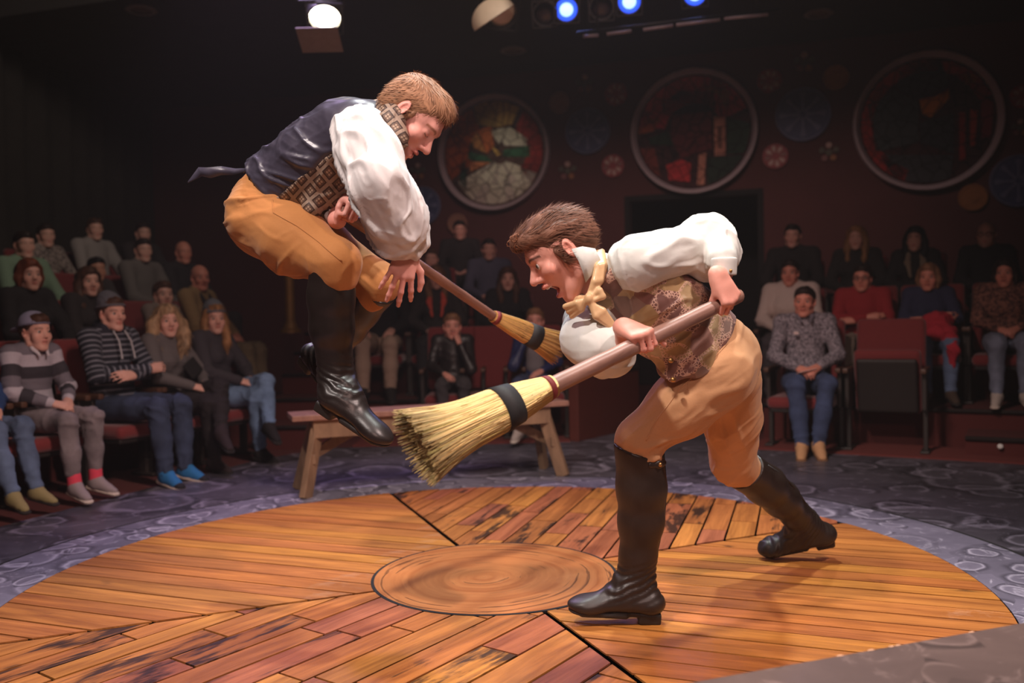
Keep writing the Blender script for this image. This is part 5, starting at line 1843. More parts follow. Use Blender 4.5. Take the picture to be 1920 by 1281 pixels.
# ---------------------------------------------------------------- theatre seats
M_SEATRED = plain('seat_red_plush', srgb(118, 34, 34), .85, .2, 120, .2, sheen=.3)
M_SEATSHELL = plain('seat_shell', srgb(34, 25, 22), .6, .2, 60, .15)
M_SEATIRON = plain('seat_iron', srgb(46, 38, 34), .5, .2, 30, .1)
M_ARMWOOD = plain('seat_arm_wood', srgb(86, 56, 40), .5, .2, 30, .1)
SEAT_H = .375
def seat_meshes(up):
    out = []
    S = Solid()
    S.rbox((0, -.265, .66), (.238, .035, .275), np.array(Euler((.12, 0, 0)).to_matrix()), .035, .01)
    S.rbox((0, -.245, .52), (.225, .03, .10), np.array(Euler((.12, 0, 0)).to_matrix()), .03, .02)
    out.append(('backrest', S.mesh('backrest', .015), M_SEATRED))
    out.append(('back_shell', box_mesh('back_shell', (-.225, -.285, .30), (.225, -.262, .88), .01, Matrix.Rotation(.08, 4, 'X') @ Matrix.Translation((0, -.01, .0))), M_SEATSHELL))
    if not up:
        S = Solid()
        S.rbox((0, .055, SEAT_H - .035), (.225, .235, .045), None, .04, .01)
        out.append(('seat_cushion', S.mesh('seat_cushion', .013), M_SEATRED))
        out.append(('seat_pan', box_mesh('seat_pan', (-.205, -.16, SEAT_H - .105), (.205, .26, SEAT_H - .07), .012), M_SEATSHELL))
    else:
        Rm = np.array(Euler((math.radians(78), 0, 0)).to_matrix())
        S = Solid()
        S.rbox((0, -.085, .485), (.225, .235, .035), Rm, .035, .01)
        out.append(('seat_cushion', S.mesh('seat_cushion_up', .012), M_SEATRED))
        S = Solid()
        S.rbox((0, -.03, .455), (.205, .200, .018), Rm, .018, .006)
        out.append(('seat_pan', S.mesh('seat_pan_up', .010), M_SEATSHELL))
        out.append(('number_plate', box_mesh('number_plate', (-.022, -.012, .632), (.022, -.004, .645), .002), plain('seat_plate', srgb(200, 150, 100), .4, .1, 30, 0, metal=.5)))
    for sx in (-1, 1):
        out.append(('armrest', box_mesh('armrest', (sx * .252 - .020, -.20, .555), (sx * .252 + .020, .17, .590), .010), M_ARMWOOD))
        bm = bmesh.new()
        box(bm, (sx * .252 - .014, -.10, .30), (sx * .252 + .014, .10, .556), .006)
        box(bm, (sx * .252 - .014, -.03, .0), (sx * .252 + .014, .03, .31), .004)
        out.append(('standard', bm_mesh('standard', bm), M_SEATIRON))
        out.append(('foot', box_mesh('foot', (sx * .252 - .03, -.10, 0), (sx * .252 + .03, .11, .018), .006), M_SEATIRON))
    return out
def seat_proto(up):
    r = thing('theatre_seat', '', 'seat')
    for nm, me, m in seat_meshes(up):
        link(nm, me, m, r)
    return r
_protos = {}
def place_seat(x, y, z, facing, label, up=False, group='red theatre seats'):
    rz = math.atan2(facing[1], facing[0]) - math.pi / 2
    if up not in _protos:
        _protos[up] = r = seat_proto(up)
    else:
        src = _protos[up]
        r = src.copy()
        C.objects.link(r)
        for ch in src.children:
            c = ch.copy()
            C.objects.link(c)
            c.parent = r
    r['label'], r['group'] = label, group
    r.location, r.rotation_euler = (x, y, z), (0, 0, rz)
    return r
# ---------------------------------------------------------------- the audience
def stripes(name, cols, period, rough=.85, edge=.02):
    """cloth with bands across the body and sleeves, from the distance along each limb"""
    m, nt, b = new_mat(name)
    a = nd(nt, 'ShaderNodeAttribute', attribute_name='along')
    f = mathn(nt, 'FRACT', mathn(nt, 'DIVIDE', a.outputs['Fac'], period))
    stops, acc = [], 0.0
    tot = sum(wd for wd, _ in cols)
    for wd, c in cols:
        stops.append((acc / tot, c))
        acc += wd
    c = ramp(nt, f, stops, 'CONSTANT')
    n = noise(nt, coords(nt), 90, 3)
    c = mix(nt, mathn(nt, 'MULTIPLY', n, .25), c, (.02, .02, .02))
    nt.links.new(c, b.inputs['Base Color'])
    setb(b, Roughness=rough)
    return m

def speckle(name, a_, b_, scale, thr=.5):
    m, nt, b = new_mat(name)
    co = coords(nt)
    n = noise(nt, co, scale, 4, .65, 1.2)
    c = ramp(nt, n, [(thr - .04, a_), (thr + .04, b_)])
    nt.links.new(c, b.inputs['Base Color'])
    setb(b, Roughness=.85)
    return m

def denim(name, col):
    m, nt, b = new_mat(name)
    co = coords(nt)
    n = noise(nt, co, 7, 4)
    n2 = noise(nt, co, 220, 2)
    c = mix(nt, ramp(nt, n, [(.35, (0, 0, 0)), (.7, (1, 1, 1))]), tuple(x * .7 for x in col), tuple(min(1, x * 1.35) for x in col))
    nt.links.new(c, b.inputs['Base Color'])
    setb(b, Roughness=.9)
    bump(nt, b, mathn(nt, 'ADD', n2, n), .2, .003)
    return m

MH = hair_mat('spectator_hair', None, .5)
MSK = attr_mat('skin', .48, 220, .06, 0, .35, .05, .08)
SKINS = dict(fair=srgb(222, 168, 150), pink=srgb(224, 156, 138), tan=srgb(196, 138, 114), ruddy=srgb(214, 140, 120))
HAIRS = dict(dark=srgb(44, 30, 25), brown=srgb(84, 54, 40), red=srgb(120, 62, 40), blond=srgb(172, 138, 104), honey=srgb(158, 112, 72), grey=srgb(120, 110, 104), sandy=srgb(140, 100, 72), black=srgb(26, 20, 20))

def cloth_col(c, name=None):
    return plain(name or 'cloth_%d_%d_%d' % tuple(int(255 * x ** .45) for x in c), c, .88, .12, 120, .12)

def spectator(label, org, floor, facing, zhead, q, skin='fair', hair='brown', style='short', top=None, pants=None, shoe=None, arms='lap', legs='down', yaw=0.0, pitch=0.0, lean=0.0, woman=False, wide=1.0, hs=None, extras=(), group=None, gaze=None, jaw=0.0, smile=False):
    """seated person; org = pelvis on the floor plan, q = fineness (0 front row, 1 second, 2 dim rows)"""
    s = max(.70, min(1.06, (zhead - floor - SEAT_H - .028) / .715))
    f2 = unit(np.array((facing[0], facing[1], 0.0)))
    Rb = np.stack([np.cross(f2, V3(0, 0, 1)), f2, V3(0, 0, 1)], 1)
    O = V3(org[0], org[1], floor + SEAT_H + .028)
    W = lambda x, y, z: O + Rb @ (np.array((x, y, z)) * s)
    cl, sl = math.cos(lean), math.sin(lean)
    T = lambda x, y, z: W(x, (y * cl + (z - .1) * sl), .1 + (z - .1) * cl - y * sl)
    hs = hs or (.93 if s > .86 else .90)
    shw = (.155 if woman else .172) * wide
    hip = [W(-.092, .02, .085), W(.092, .02, .085)]
    kz = .085
    sh = [T(-shw, -.05, .555), T(shw, -.05, .555)]
    neckb, chest, waist, pel = T(0, -.055, .60), T(0, -.055, .44), T(0, -.03, .24), W(0, 0, .10)
    hc = T(0, -.015, .715)
    # legs
    down = (SEAT_H + .028) / s                 # floor below the seat in units of s
    az = max(-down + .085, kz - .45)
    if legs == 'crossed':
        knee = [W(-.10, .45, kz), W(.0, .47, kz + .12)]
        ank = [W(-.07, .46, az), W(-.17, .62, kz - .22)]
        tdir = [Rb @ V3(-.1, 1, -.18), Rb @ V3(-.4, .9, -.45)]
    elif legs == 'together':
        knee = [W(-.115, .45, kz + .01), W(.105, .46, kz + .01)]
        ank = [W(-.045, .50, az), W(.075, .53, az)]
        tdir = [Rb @ V3(-.1, 1, -.22), Rb @ V3(.1, 1, -.22)]
    elif legs == 'crossedr':
        knee = [W(.0, .47, kz + .12), W(.10, .45, kz)]
        ank = [W(.17, .62, kz - .22), W(.07, .46, az)]
        tdir = [Rb @ V3(.4, .9, -.45), Rb @ V3(.1, 1, -.18)]
    else:
        sp = .16 if legs == 'wide' else .115
        fw = .58 if legs == 'fwd' else .47
        knee = [W(-sp, .45, kz + .01), W(sp, .46, kz + .01)]
        ank = [W(-sp * .95, fw, az), W(sp * .95, fw + .04, az)]
        tdir = [Rb @ V3(-.15, 1, -.22), Rb @ V3(.2, 1, -.22)]
    # arms: elbows and wrists, finger direction, back of hand
    E = {'lap': (((-.235, .09, .29), (-.075, .27, .215), (.6, .75, -.25), (-.45, .3, .85)), ((.235, .09, .29), (.075, .29, .205), (-.6, .75, -.25), (.45, .3, .85))),
         'crossed': (((-.235, .08, .31), (.06, .22, .30), (1, .12, .05), (0, .9, .45)), ((.235, .08, .31), (-.06, .25, .335), (-1, .1, .1), (0, .9, .45))),
         'chin': (((-.20, .27, .24), (-.075, .20, .53), (.25, -.35, .9), (-.6, .75, .1)), ((.235, .07, .28), (.09, .27, .20), (-.5, .8, -.3), (.4, .3, .85))),
         'chinr': (((-.235, .07, .28), (-.09, .27, .20), (.5, .8, -.3), (-.4, .3, .85)), ((.20, .27, .26), (.075, .19, .53), (-.25, -.35, .9), (.6, .75, .1))),
         'knees': (((-.235, .08, .27), (-.12, .32, .20), (.15, .95, -.25), (-.2, .3, .93)), ((.235, .08, .27), (.12, .32, .20), (-.15, .95, -.25), (.2, .3, .93)))}[arms]
    el = [T(*E[0][0]) if lean < .05 else W(*E[0][0]), T(*E[1][0]) if lean < .05 else W(*E[1][0])]
    el = [W(*E[0][0]), W(*E[1][0])]
    wr = [W(*E[0][1]), W(*E[1][1])]
    gz = unit((np.asarray(gaze, float) if gaze is not None else V3(0, 3.0, .95)) - hc)
    gz = unit(gz * .75 + f2 * .25)
    c, sn = math.cos(yaw), math.sin(yaw)
    gz = V3(c * gz[0] - sn * gz[1], sn * gz[0] + c * gz[1], gz[2] * .4 - pitch)
    yg = 1 if woman or s < .90 else 0
    H = Head(hc, gz, V3(0, 0, 1), hs, jaw, .93 if woman else 1.0, .75 if yg else .9, yg)
    # ---- body
    S = Solid()
    H.add(S, neckb, .047 if woman or s < .85 else .055, detail=q < 2)
    S.chain([neckb, chest, waist, pel], [.05 * s, .11 * s, .10 * s, .11 * s], .05, Rb[:, 1], .75)
    S.cone(sh[0], sh[1], .045 * s, .045 * s, .04)
    for i in (0, 1):
        S.chain([sh[i], el[i], wr[i]], [.040 * s, .034 * s, .024 * s], .015)
        S.chain([hip[i], knee[i], ank[i]], [.07 * s, .048 * s, .034 * s], .02)
        S.cone(ank[i] - V3(0, 0, .02 * s), ank[i] + unit(tdir[i]) * .10 * s - V3(0, 0, .03 * s), .024 * s, .014 * s, .01)
        if q < 2:
            cur = [(30, 45, 25)] * 4 if arms in ('lap', 'knees') else ([(55, 75, 40)] * 4 if arms[:4] == 'chin' and E[i][2][2] > .5 else [(20, 25, 15)] * 4)
            hand(S, wr[i], Rb @ unit(E[i][2]), Rb @ unit(E[i][3]), i == 1, cur, .08, ((-.45, .8, -.3), (-.1, .9, -.4), (.1, .9, -.4)), s * .98, .006)
        else:
            S.cone(wr[i], wr[i] + Rb @ unit(E[i][2]) * .13 * s, .032 * s, .022 * s, .01)
    cell = (.022, .026, .032)[q]
    foc = [(hc, .135, (.0068, .0085, .0120)[q])]
    if q < 2:
        foc += [(wr[i] + Rb @ unit(E[i][2]) * .07, .10, (.0085, .012)[q]) for i in (0, 1)]
    me = S.mesh('spectator_body', cell, foc)
    V = np.empty(len(me.vertices) * 3)
    me.vertices.foreach_get('co', V)
    V = V.reshape(-1, 3)
    hcol = HAIRS[hair] if isinstance(hair, str) else hair
    sk = SKINS[skin]
    cc = H.paint(V, sk, brow=tuple(.5 * a + .25 * b_ for a, b_ in zip(hcol, sk)), flush=.3)
    set_col(me, cc)
    root = link('person', me, MSK, label=label, category='person', group=group)
    if q < 2:
        add_eyes(H, root, (.05, .05, .05), r=.0118)
    # ---- top
    S = Solid()
    w_ = wide
    S.chain([T(0, -.05, .555), chest, waist, W(0, .01, .13)], [.095 * s * w_, .142 * s * w_, .132 * s * w_, .145 * s * w_], .06, Rb[:, 1], .76)
    if woman:
        for sx in (-1, 1):
            S.ball(T(sx * .07, .05, .40), .062 * s * w_, .05)
    S.cone(sh[0], sh[1], .068 * s, .068 * s, .05)
    S.cone(neckb - V3(0, 0, .015), neckb + V3(0, 0, .012), .066 * s, .058 * s, .03)
    for i in (0, 1):
        cut = .93 if arms != 'chin' and arms != 'chinr' else .88
        S.chain([sh[i], el[i], el[i] + (wr[i] - el[i]) * cut], [.064 * s * w_, .056 * s * w_ ** .5, .040 * s], .025)
    ff = folds([(el[0], .15, wr[0] - el[0] + V3(0, 0, .1), 1), (el[1], .15, wr[1] - el[1] + V3(0, 0, .1), 1), (waist, .2, Rb @ V3(1, .2, .2), .9)], .0075, .055, 4, int(abs(org[0]) * 977) % 91) if q < 2 else None
    tm = top if not isinstance(top, tuple) else cloth_col(top)
    tme = S.mesh('top', (.0112, .0155, .024)[q], fold=ff)
    if q < 2:
        V = np.empty(len(tme.vertices) * 3)
        tme.vertices.foreach_get('co', V)
        V = V.reshape(-1, 3)
        bones = [(W(0, 0, 0), T(0, -.05, .60), 0, .13 * s), (el[0], sh[0], .22, .06 * s), (el[1], sh[1], .22, .06 * s), (wr[0], el[0], 0, .05 * s), (wr[1], el[1], 0, .05 * s)]
        _, al = bone_coords(V, bones)
        at = tme.attributes.new('along', 'FLOAT', 'POINT')
        at.data.foreach_set('value', (al + 2.0).astype(np.float32))
    part('top', tme, tm, root)
    # ---- trousers and shoes
    pm = pants if not isinstance(pants, tuple) else cloth_col(pants)
    S = Solid()
    S.chain([W(0, -.01, .17), W(0, .0, .10)], [.125 * s * w_, .135 * s * w_], .04, Rb[:, 1], .85)
    cuffup = .20 if any(e[0] == 'socks' for e in extras) else .03
    for i in (0, 1):
        lw = 1.0 + (wide - 1) * .7
        S.chain([hip[i] + V3(0, 0, -.004), hip[i] * .45 + knee[i] * .55 + V3(0, 0, -.006), knee[i] - V3(0, 0, .004), knee[i] * .5 + ank[i] * .5, ank[i] + (knee[i] - ank[i]) * cuffup], [.096 * s * lw, .082 * s * lw, .068 * s * lw, .062 * s, .052 * s], .03)
    ff = folds([(knee[0], .16, Rb @ V3(1, 0, .3), 1), (knee[1], .16, Rb @ V3(1, 0, .3), 1), (ank[0], .12, Rb @ V3(1, .3, 0), 1), (ank[1], .12, Rb @ V3(1, .3, 0), 1), (pel, .2, Rb @ V3(.4, 1, 0), .8)], .0095, .055, 5, 5) if q < 2 else None
    part('trousers', S.mesh('trousers', (.0115, .016, .032)[q], fold=ff), pm, root)
    if q < 2 and shoe is not None:
        scol, kind = shoe
        for i in (0, 1):
            td = unit(tdir[i])
            ud = unit(V3(0, 0, 1) - td * td[2])
            a = ank[i]
            base = a - ud * .070 * s - td * .045 * s
            S = Solid()
            S.cone(a - ud * .004 * s, base + td * .06 * s + ud * .035 * s, .044 * s, .038 * s, .02)
            S.cone(base + td * .02 * s + ud * .032 * s, base + td * .20 * s + ud * .026 * s, .034 * s, .032 * s, .03, ud, .8)
            S.cone(a - ud * .0 * s + td * .012, base + td * .15 * s + ud * .04 * s, .040 * s, .030 * s, .03)
            S.keep(base + ud * .012 * s, -ud)
            if kind == 'boot':
                S.cone(a, a + (knee[i] - a) * .22, .046 * s, .050 * s, .02)
            sh_o = part('shoe', S.mesh('shoe', .009), cloth_col(scol), root)
            S = Solid()
            S.cone(base + td * .016 * s + ud * .010 * s, base + td * .208 * s + ud * .010 * s, .042 * s, .041 * s, .02, ud, .45)
            part('sole', S.mesh('shoe_sole', .009), cloth_col({'white': srgb(206, 190, 176), 'boot': srgb(24, 18, 16), 'tan': srgb(120, 84, 56), 'dark': srgb(40, 32, 28)}[kind]), sh_o)
            if any(e[0] == 'toecap' for e in extras):
                S = Solid()
                S.cone(base + td * .115 * s + ud * .030 * s, base + td * .20 * s + ud * .026 * s, .0372 * s, .0345 * s, .02, ud, .8)
                S.keep(base + ud * .012 * s, -ud)
                part('toe_cap', S.mesh('toe_cap', .009), cloth_col(srgb(34, 32, 38)), sh_o)
            if kind == 'white' or extras and 'laces' in extras:
                vs, fs = [], []
                for j in range(5):
                    p0 = base + td * (.085 + .016 * j) * s + ud * (.094 - .007 * j) * s
                    sd = np.cross(td, ud)
                    v, f = tube([p0 - sd * .022 * s - ud * .006, p0 + td * .004, p0 + sd * .022 * s - ud * .006], .0035 * s, 5)
                    fs += [tuple(x + len(vs) for x in qd) for qd in f]
                    vs += v
                part('laces', np_mesh('laces', vs, fs), cloth_col(srgb(196, 184, 120) if 'laces' in extras else srgb(210, 200, 190)), sh_o)
    # ---- hair and hats
    long_ = style in ('long', 'curly', 'beanie_long')
    if style != 'bald':
        S = Solid()
        g = .006 if style == 'beanie_long' else 0
        for c_, r in (((0, -.015, .044), (.083 - g, .103 - g, .085 - g)), ((0, .034, .084), (.058, .060, .040)), ((0, -.048, .004), (.077, .064, .066))):
            S.ell(H.w(*c_), tuple(x * hs for x in r), H.R, .02)
        puff = 1.35 if style == 'curly' else 1.0
        if long_:
            for sx in (-1, 1):
                S.chain([H.w(sx * .070, .010, .050), H.w(sx * .085 * puff, .0, -.03), H.w(sx * .090 * puff, .018, -.11), H.w(sx * .080 * puff, .055, -.20), H.w(sx * .075, .075, -.27)], [.030 * hs, .034 * puff * hs, .036 * puff * hs, .030 * puff * hs, .014 * hs], .02)
            S.cone(H.w(0, -.06, .02), H.w(0, -.075, -.16), .075 * hs, .070 * puff * hs, .03)
        elif style == 'bob':
            for sx in (-1, 1):
                S.chain([H.w(sx * .070, .010, .050), H.w(sx * .082, .0, -.03), H.w(sx * .078, .015, -.085)], [.028 * hs, .032 * hs, .022 * hs], .02)
            S.cone(H.w(0, -.05, .02), H.w(0, -.055, -.07), .076 * hs, .068 * hs, .03)
        S.ell(H.w(0, .100, -.046), ((.058 if long_ or style == 'bob' else .15) * hs, .084 * hs, .106 * hs), H.R, .010, 'sub')
        if not long_ and style != 'bob':
            for sx in (-1, 1):
                S.ell(H.w(sx * .087, .004, -.032), (.020 * hs, .034 * hs, .050 * hs), H.R, .01, 'sub')
            S.ell(H.w(0, -.05, -.125), (.12 * hs, .13 * hs, .062 * hs), H.R, .01, 'sub')
        elif style != 'bob':
            S.ell(H.w(0, .10, -.14), (.045 * hs, .05 * hs, .09 * hs), H.R, .02, 'sub')
        HRm = H.R
        def flow(V):
            ql = H.loc(V)
            d = np.zeros_like(ql)
            tp = np.clip((ql[:, 2] - .06) / .05, 0, 1)
            d[:, 1] = .6 * tp * np.sign(ql[:, 1]) if not long_ else .1
            d[:, 2] = -1 + .8 * tp
            d[:, 0] = .5 * tp * np.sign(ql[:, 0]) + (.35 * np.sin(ql[:, 2] / .016) if style == 'curly' else .0)
            return d @ HRm.T
        nn = (900, 400, 120)[q] if long_ else (500, 250, 90)[q]
        hair_with_locks('hair', S, (.0085, .0105, .014)[q], MH, root, hcol, flow, nn, .05 if long_ else .020, .005 if long_ else .004, int(abs(org[1]) * 131), .010 if style == 'curly' else .004, ridge=.006 if style == 'curly' else .0030, rscale=(.013, .06), head=H, comb='down' if long_ or style == 'bob' else 'back')
    else:
        S = Solid()
        S.ell(H.w(0, -.03, .0), (.080 * hs, .085 * hs, .045 * hs), H.R, .01)
        S.ell(H.w(0, .08, -.02), (.15 * hs, .085 * hs, .09 * hs), H.R, .01, 'sub')
        me = S.mesh('hair', .009)
        set_col(me, np.tile(hcol, (len(me.vertices), 1)))
        part('hair', me, MH, root)
    for ex in extras:
        if ex[0] == 'beanie':
            S = Solid()
            S.ell(H.w(0, -.022, .058), (.086 * hs, .108 * hs, .092 * hs), H.R, .02)
            S.ell(H.w(0, -.055, .105), (.06 * hs, .065 * hs, .060 * hs), H.R, .03)
            S.keep(H.w(0, 0, .042), -H.R[:, 2] + H.R[:, 1] * .18)
            b_ = part('beanie', S.mesh('beanie', .007, fold=lambda V, N: .0012 * np.sin(H.loc(V)[:, 0] / .0030)), cloth_col(ex[1], 'knit_%d' % int(ex[1][0] * 999)), root, label='grey knitted beanie')
            V_, F_ = tube([H.w(.087 * math.sin(t), -.020 + .110 * math.cos(t), .048 + .014 * math.cos(t)) for t in np.linspace(0, 2 * math.pi, 40)], .0095 * hs, 8)
            part('cuff', np_mesh('beanie_cuff', V_, F_), cloth_col(ex[1], 'knit_%d' % int(ex[1][0] * 999)), b_)
        elif ex[0] == 'cap':
            S = Solid()
            S.ell(H.w(0, -.018, .050), (.085 * hs, .106 * hs, .090 * hs), H.R, .02)
            S.keep(H.w(0, 0, .040), -H.R[:, 2] + H.R[:, 1] * .12)
            S.ell(H.w(0, .10, .070), (.034 * hs, .05 * hs, .030 * hs), H.R, .004, 'sub')
            cap = part('cap', S.mesh('cap', .006), cloth_col(ex[1]), root, label='grey cap worn backwards')
            S = Solid()
            S.ell(H.w(0, -.135, .022), (.070 * hs, .070 * hs, .010 * hs), H.R @ np.array(Euler((.35, 0, 0)).to_matrix()), .006)
            part('visor', S.mesh('visor', .006), cloth_col(ex[1]), cap)
            V_, F_ = tube([H.w(.085 * math.sin(t), -.018 + .107 * math.cos(t), .046 + .012 * math.cos(t)) for t in np.linspace(0, 2 * math.pi, 40)], .006, 6)
            part('band', np_mesh('cap_band', V_, F_), cloth_col(tuple(x * .6 for x in ex[1])), cap)
        elif ex[0] == 'glasses':
            vs, fs = [], []
            for sx in (-1, 1):
                v, f = tube([H.w(sx * .033 + .022 * math.cos(t), .104 - .10 * (.02 * math.cos(t) * sx) , .0 + .017 * math.sin(t)) for t in np.linspace(0, 2 * math.pi, 18)], .0022, 5)
                fs += [tuple(x + len(vs) for x in qd) for qd in f]
                vs += v
                v, f = tube([H.w(sx * .055, .100, .004), H.w(sx * .080, .05, .006), H.w(sx * .082, -.005, .006)], .002, 5)
                fs += [tuple(x + len(vs) for x in qd) for qd in f]
                vs += v
            v, f = tube([H.w(-.012, .105, .003), H.w(0, .108, .005), H.w(.012, .105, .003)], .002, 5)
            fs += [tuple(x + len(vs) for x in qd) for qd in f]
            vs += v
            part('glasses', np_mesh('glasses', vs, fs), cloth_col(srgb(30, 24, 24), 'spectacle_frame'), root)
        elif ex[0] == 'collar':
            S = Solid()
            for sx in (-1, 1):
                S.chain([T(sx * .05, -.03, .625), T(sx * .052, .035, .60), T(sx * .034, .085, .555)], [.014, .016, .010], .01, Rb[:, 1], .6)
            part('collar', S.mesh('collar', .007), cloth_col(ex[1]), root)
        elif ex[0] == 'lapels':
            S = Solid()
            for sx in (-1, 1):
                S.chain([T(sx * .055, .0, .60), T(sx * .070, .085, .48), T(sx * .045, .115, .34)], [.022, .026, .014], .01, Rb[:, 1], .5)
            part('lapel', S.mesh('lapel', .008), cloth_col(ex[1]), root)
        elif ex[0] == 'tee':
            S = Solid()
            S.chain([T(0, .045, .50), T(0, .058, .38), T(0, .058, .24)], [.062, .070, .078], .03, Rb[:, 1], .75)
            part('tee_shirt', S.mesh('tee_shirt', .009), cloth_col(ex[1]), root)
        elif ex[0] == 'cords':
            vs, fs = [], []
            for sx in (-1, 1):
                v, f = tube([T(sx * .05, .045, .60), T(sx * .052, .095, .53), T(sx * .055, .118, .44), T(sx * .056, .122, .41)], [.005, .005, .005, .007], 6)
                fs += [tuple(x + len(vs) for x in qd) for qd in f]
                vs += v
            part('drawstring', np_mesh('drawstring', vs, fs), cloth_col(srgb(190, 184, 186)), root)
            S = Solid()
            S.chain([T(-.07, -.02, .61), T(0, -.12, .63), T(.07, -.02, .61)], [.036, .042, .036], .03)
            part('hood', S.mesh('hood', .010), cloth_col(srgb(34, 34, 48)), root)
        elif ex[0] == 'socks':
            for i in (0, 1):
                S = Solid().cone(ank[i] - V3(0, 0, .01), ank[i] + (knee[i] - ank[i]) * .16, .048 * s, .047 * s, .01)
                part('sock', S.mesh('sock', .008), cloth_col(ex[1]), root)
        elif ex[0] == 'badge':
            bc = T(.075, .112, .47)
            S = Solid().rbox(bc, (.020, .004, .012), Rb, .003, .002)
            part('badge', S.mesh('badge', .004), cloth_col(srgb(225, 200, 195)), root)
    return dict(root=root, T=T, W=W, wr=wr, knee=knee, H=H, s=s, Rb=Rb, ank=ank)

BLOCK = {'L': (L0, LU, LV), 'R': (R0_, RU, RV), 'C': (C0_, CU, CV)}
FLOORS = {'L': (-.006, .28, .55, .82), 'R': (.004, .27, .58, .58), 'C': (.004, .30, .62, .92)}
ROWT = (0, .90, 1.80, 2.70)
def seat_row(block, row, px, py, dt=0.0):
    """where along its row a person sits, from where the photograph shows the head"""
    o, u, v = BLOCK[block]
    o = o + v * ROWT[row]
    d = P(px, py, 1.0) - V3(0, 0, CAM_H)
    k = d[0]
    t = (k * o[1] - o[0]) / (u[0] - k * u[1]) + dt
    q = o + u * t
    return q, float(CAM_H + d[2] * q[1]), t
SEATLOG = []
def sit(block, row, px, py, label, seat_label, dt=0.0, dv=0.0, seat=True, **kw):
    q, z, t = seat_row(block, row, px, py, dt)
    v = BLOCK[block][2]
    q = q + v * dv
    z -= 0.0
    fl = FLOORS[block][row]
    face = kw.pop('face', -v)
    SEATLOG.append((block, row, round(t, 2), label[:30], round(z - fl, 2)))
    if seat:
        place_seat(q[0], q[1], fl, -v, seat_label)
    return spectator(label, q, fl, face, z, kw.pop('q', min(row, 2)), **kw)

J_DARK, J_MID, J_LIGHT = denim('denim_dark', srgb(52, 62, 86)), denim('denim_mid', srgb(92, 108, 136)), denim('denim_light', srgb(110, 134, 166))
RUGBY = stripes('rugby_stripes', [(1, srgb(56, 50, 58)), (1, srgb(196, 186, 196)), (1, srgb(120, 112, 122))], .21)
HOODIE = stripes('hoodie_stripes', [(2.6, srgb(28, 28, 42)), (1, srgb(132, 132, 142))], .036)
CHECK = speckle('checked_shirt', srgb(52, 48, 58), srgb(168, 156, 164), 85)
LEAFY = speckle('leafy_knit', srgb(66, 36, 32), srgb(142, 92, 76), 40)
PLAID = speckle('plaid_scarf', srgb(60, 50, 50), srgb(180, 160, 150), 60)
LF = unit((.93, -.36))
# left block, front row
r = sit('L', 0, -50, 640, 'person at the left edge of the photo in blue jacket and jeans with olive trainers', 'red theatre seat under the person cut by the left edge', dt=-.08, top=srgb(36, 62, 110), pants=J_MID, shoe=(srgb(146, 132, 88), 'dark'), hair='brown', legs='fwd', face=LF, extras=('laces',))
p2 = sit('L', 0, 55, 622, 'boy in backward grey cap and broad striped rugby shirt, grey jeans and pink socks', 'red theatre seat under the boy in the backward cap', top=RUGBY, pants=denim('denim_grey', srgb(128, 116, 118)), shoe=(srgb(150, 136, 136), 'white'), hair='brown', style='short', face=LF, lean=.12, yaw=.15, extras=(('cap', srgb(150, 146, 170)), ('collar', srgb(206, 196, 200)), ('socks', srgb(226, 70, 92))), jaw=.04)
p3 = sit('L', 0, 222, 588, 'teenage boy in grey beanie and thin striped navy hoodie with bright blue shoes', 'red theatre seat under the boy in the striped hoodie', dt=-.04, top=HOODIE, pants=J_DARK, shoe=(srgb(38, 112, 168), 'white'), hair='brown', arms='crossed', face=LF, yaw=.12, extras=(('beanie', srgb(98, 96, 104)), ('cords',), ('toecap',)))
p4 = sit('L', 0, 316, 602, 'girl with curly blonde hair in grey cardigan and black leggings holding a booklet', 'red theatre seat under the curly haired girl', top=srgb(98, 90, 90), pants=srgb(34, 26, 28), shoe=(srgb(44, 30, 32), 'boot'), hair='blond', style='curly', woman=True, arms='lap', legs='crossedr', face=LF, yaw=-.1)
p5 = sit('L', 0, 396, 598, 'girl in grey beanie with long wavy blonde hair, light blue jeans crossed', 'red theatre seat under the girl in the grey beanie', dt=.05, top=srgb(58, 52, 58), pants=J_LIGHT, shoe=(srgb(30, 24, 24), 'dark'), hair='honey', style='beanie_long', woman=True, legs='crossedr', face=LF, yaw=-.12, extras=(('beanie', srgb(108, 110, 118)),))
# left block, behind
sit('L', 1, 57, 515, 'woman with shoulder length auburn hair in black top behind the boy in the cap', 'red theatre seat under the auburn haired woman', top=srgb(26, 20, 22), pants=srgb(30, 26, 28), shoe=None, hair='red', style='bob', woman=True, face=LF, smile=True)
sit('L', 1, 168, 528, 'woman with long brown hair in dark top behind the boy in the hoodie', 'red theatre seat under the long brown haired woman', top=srgb(40, 32, 32), pants=srgb(30, 26, 28), hair='brown', style='long', woman=True, face=LF)
sit('L', 1, 322, 552, 'child peering over the curly haired girl from the second row', 'red theatre seat under the child in the second row', dt=-.08, top=srgb(120, 104, 96), pants=srgb(40, 34, 34), hair='brown', style='short', face=LF)
p6 = sit('L', 1, 352, 522, 'balding man in tan jacket and khaki trousers at the aisle end of the second row', 'red theatre seat under the man in the tan jacket', dt=.16, top=srgb(146, 116, 78), pants=srgb(116, 100, 76), shoe=(srgb(40, 30, 26), 'dark'), hair='brown', style='bald', skin='ruddy', face=unit((.98, -.2)), extras=(('lapels', srgb(40, 34, 36)),))
sit('L', 2, 206, 505, 'dark haired child in the third row left', 'red theatre seat under the dark haired child', dt=-.13, top=srgb(60, 50, 50), pants=srgb(40, 34, 34), hair='black', style='short', skin='tan', face=LF)
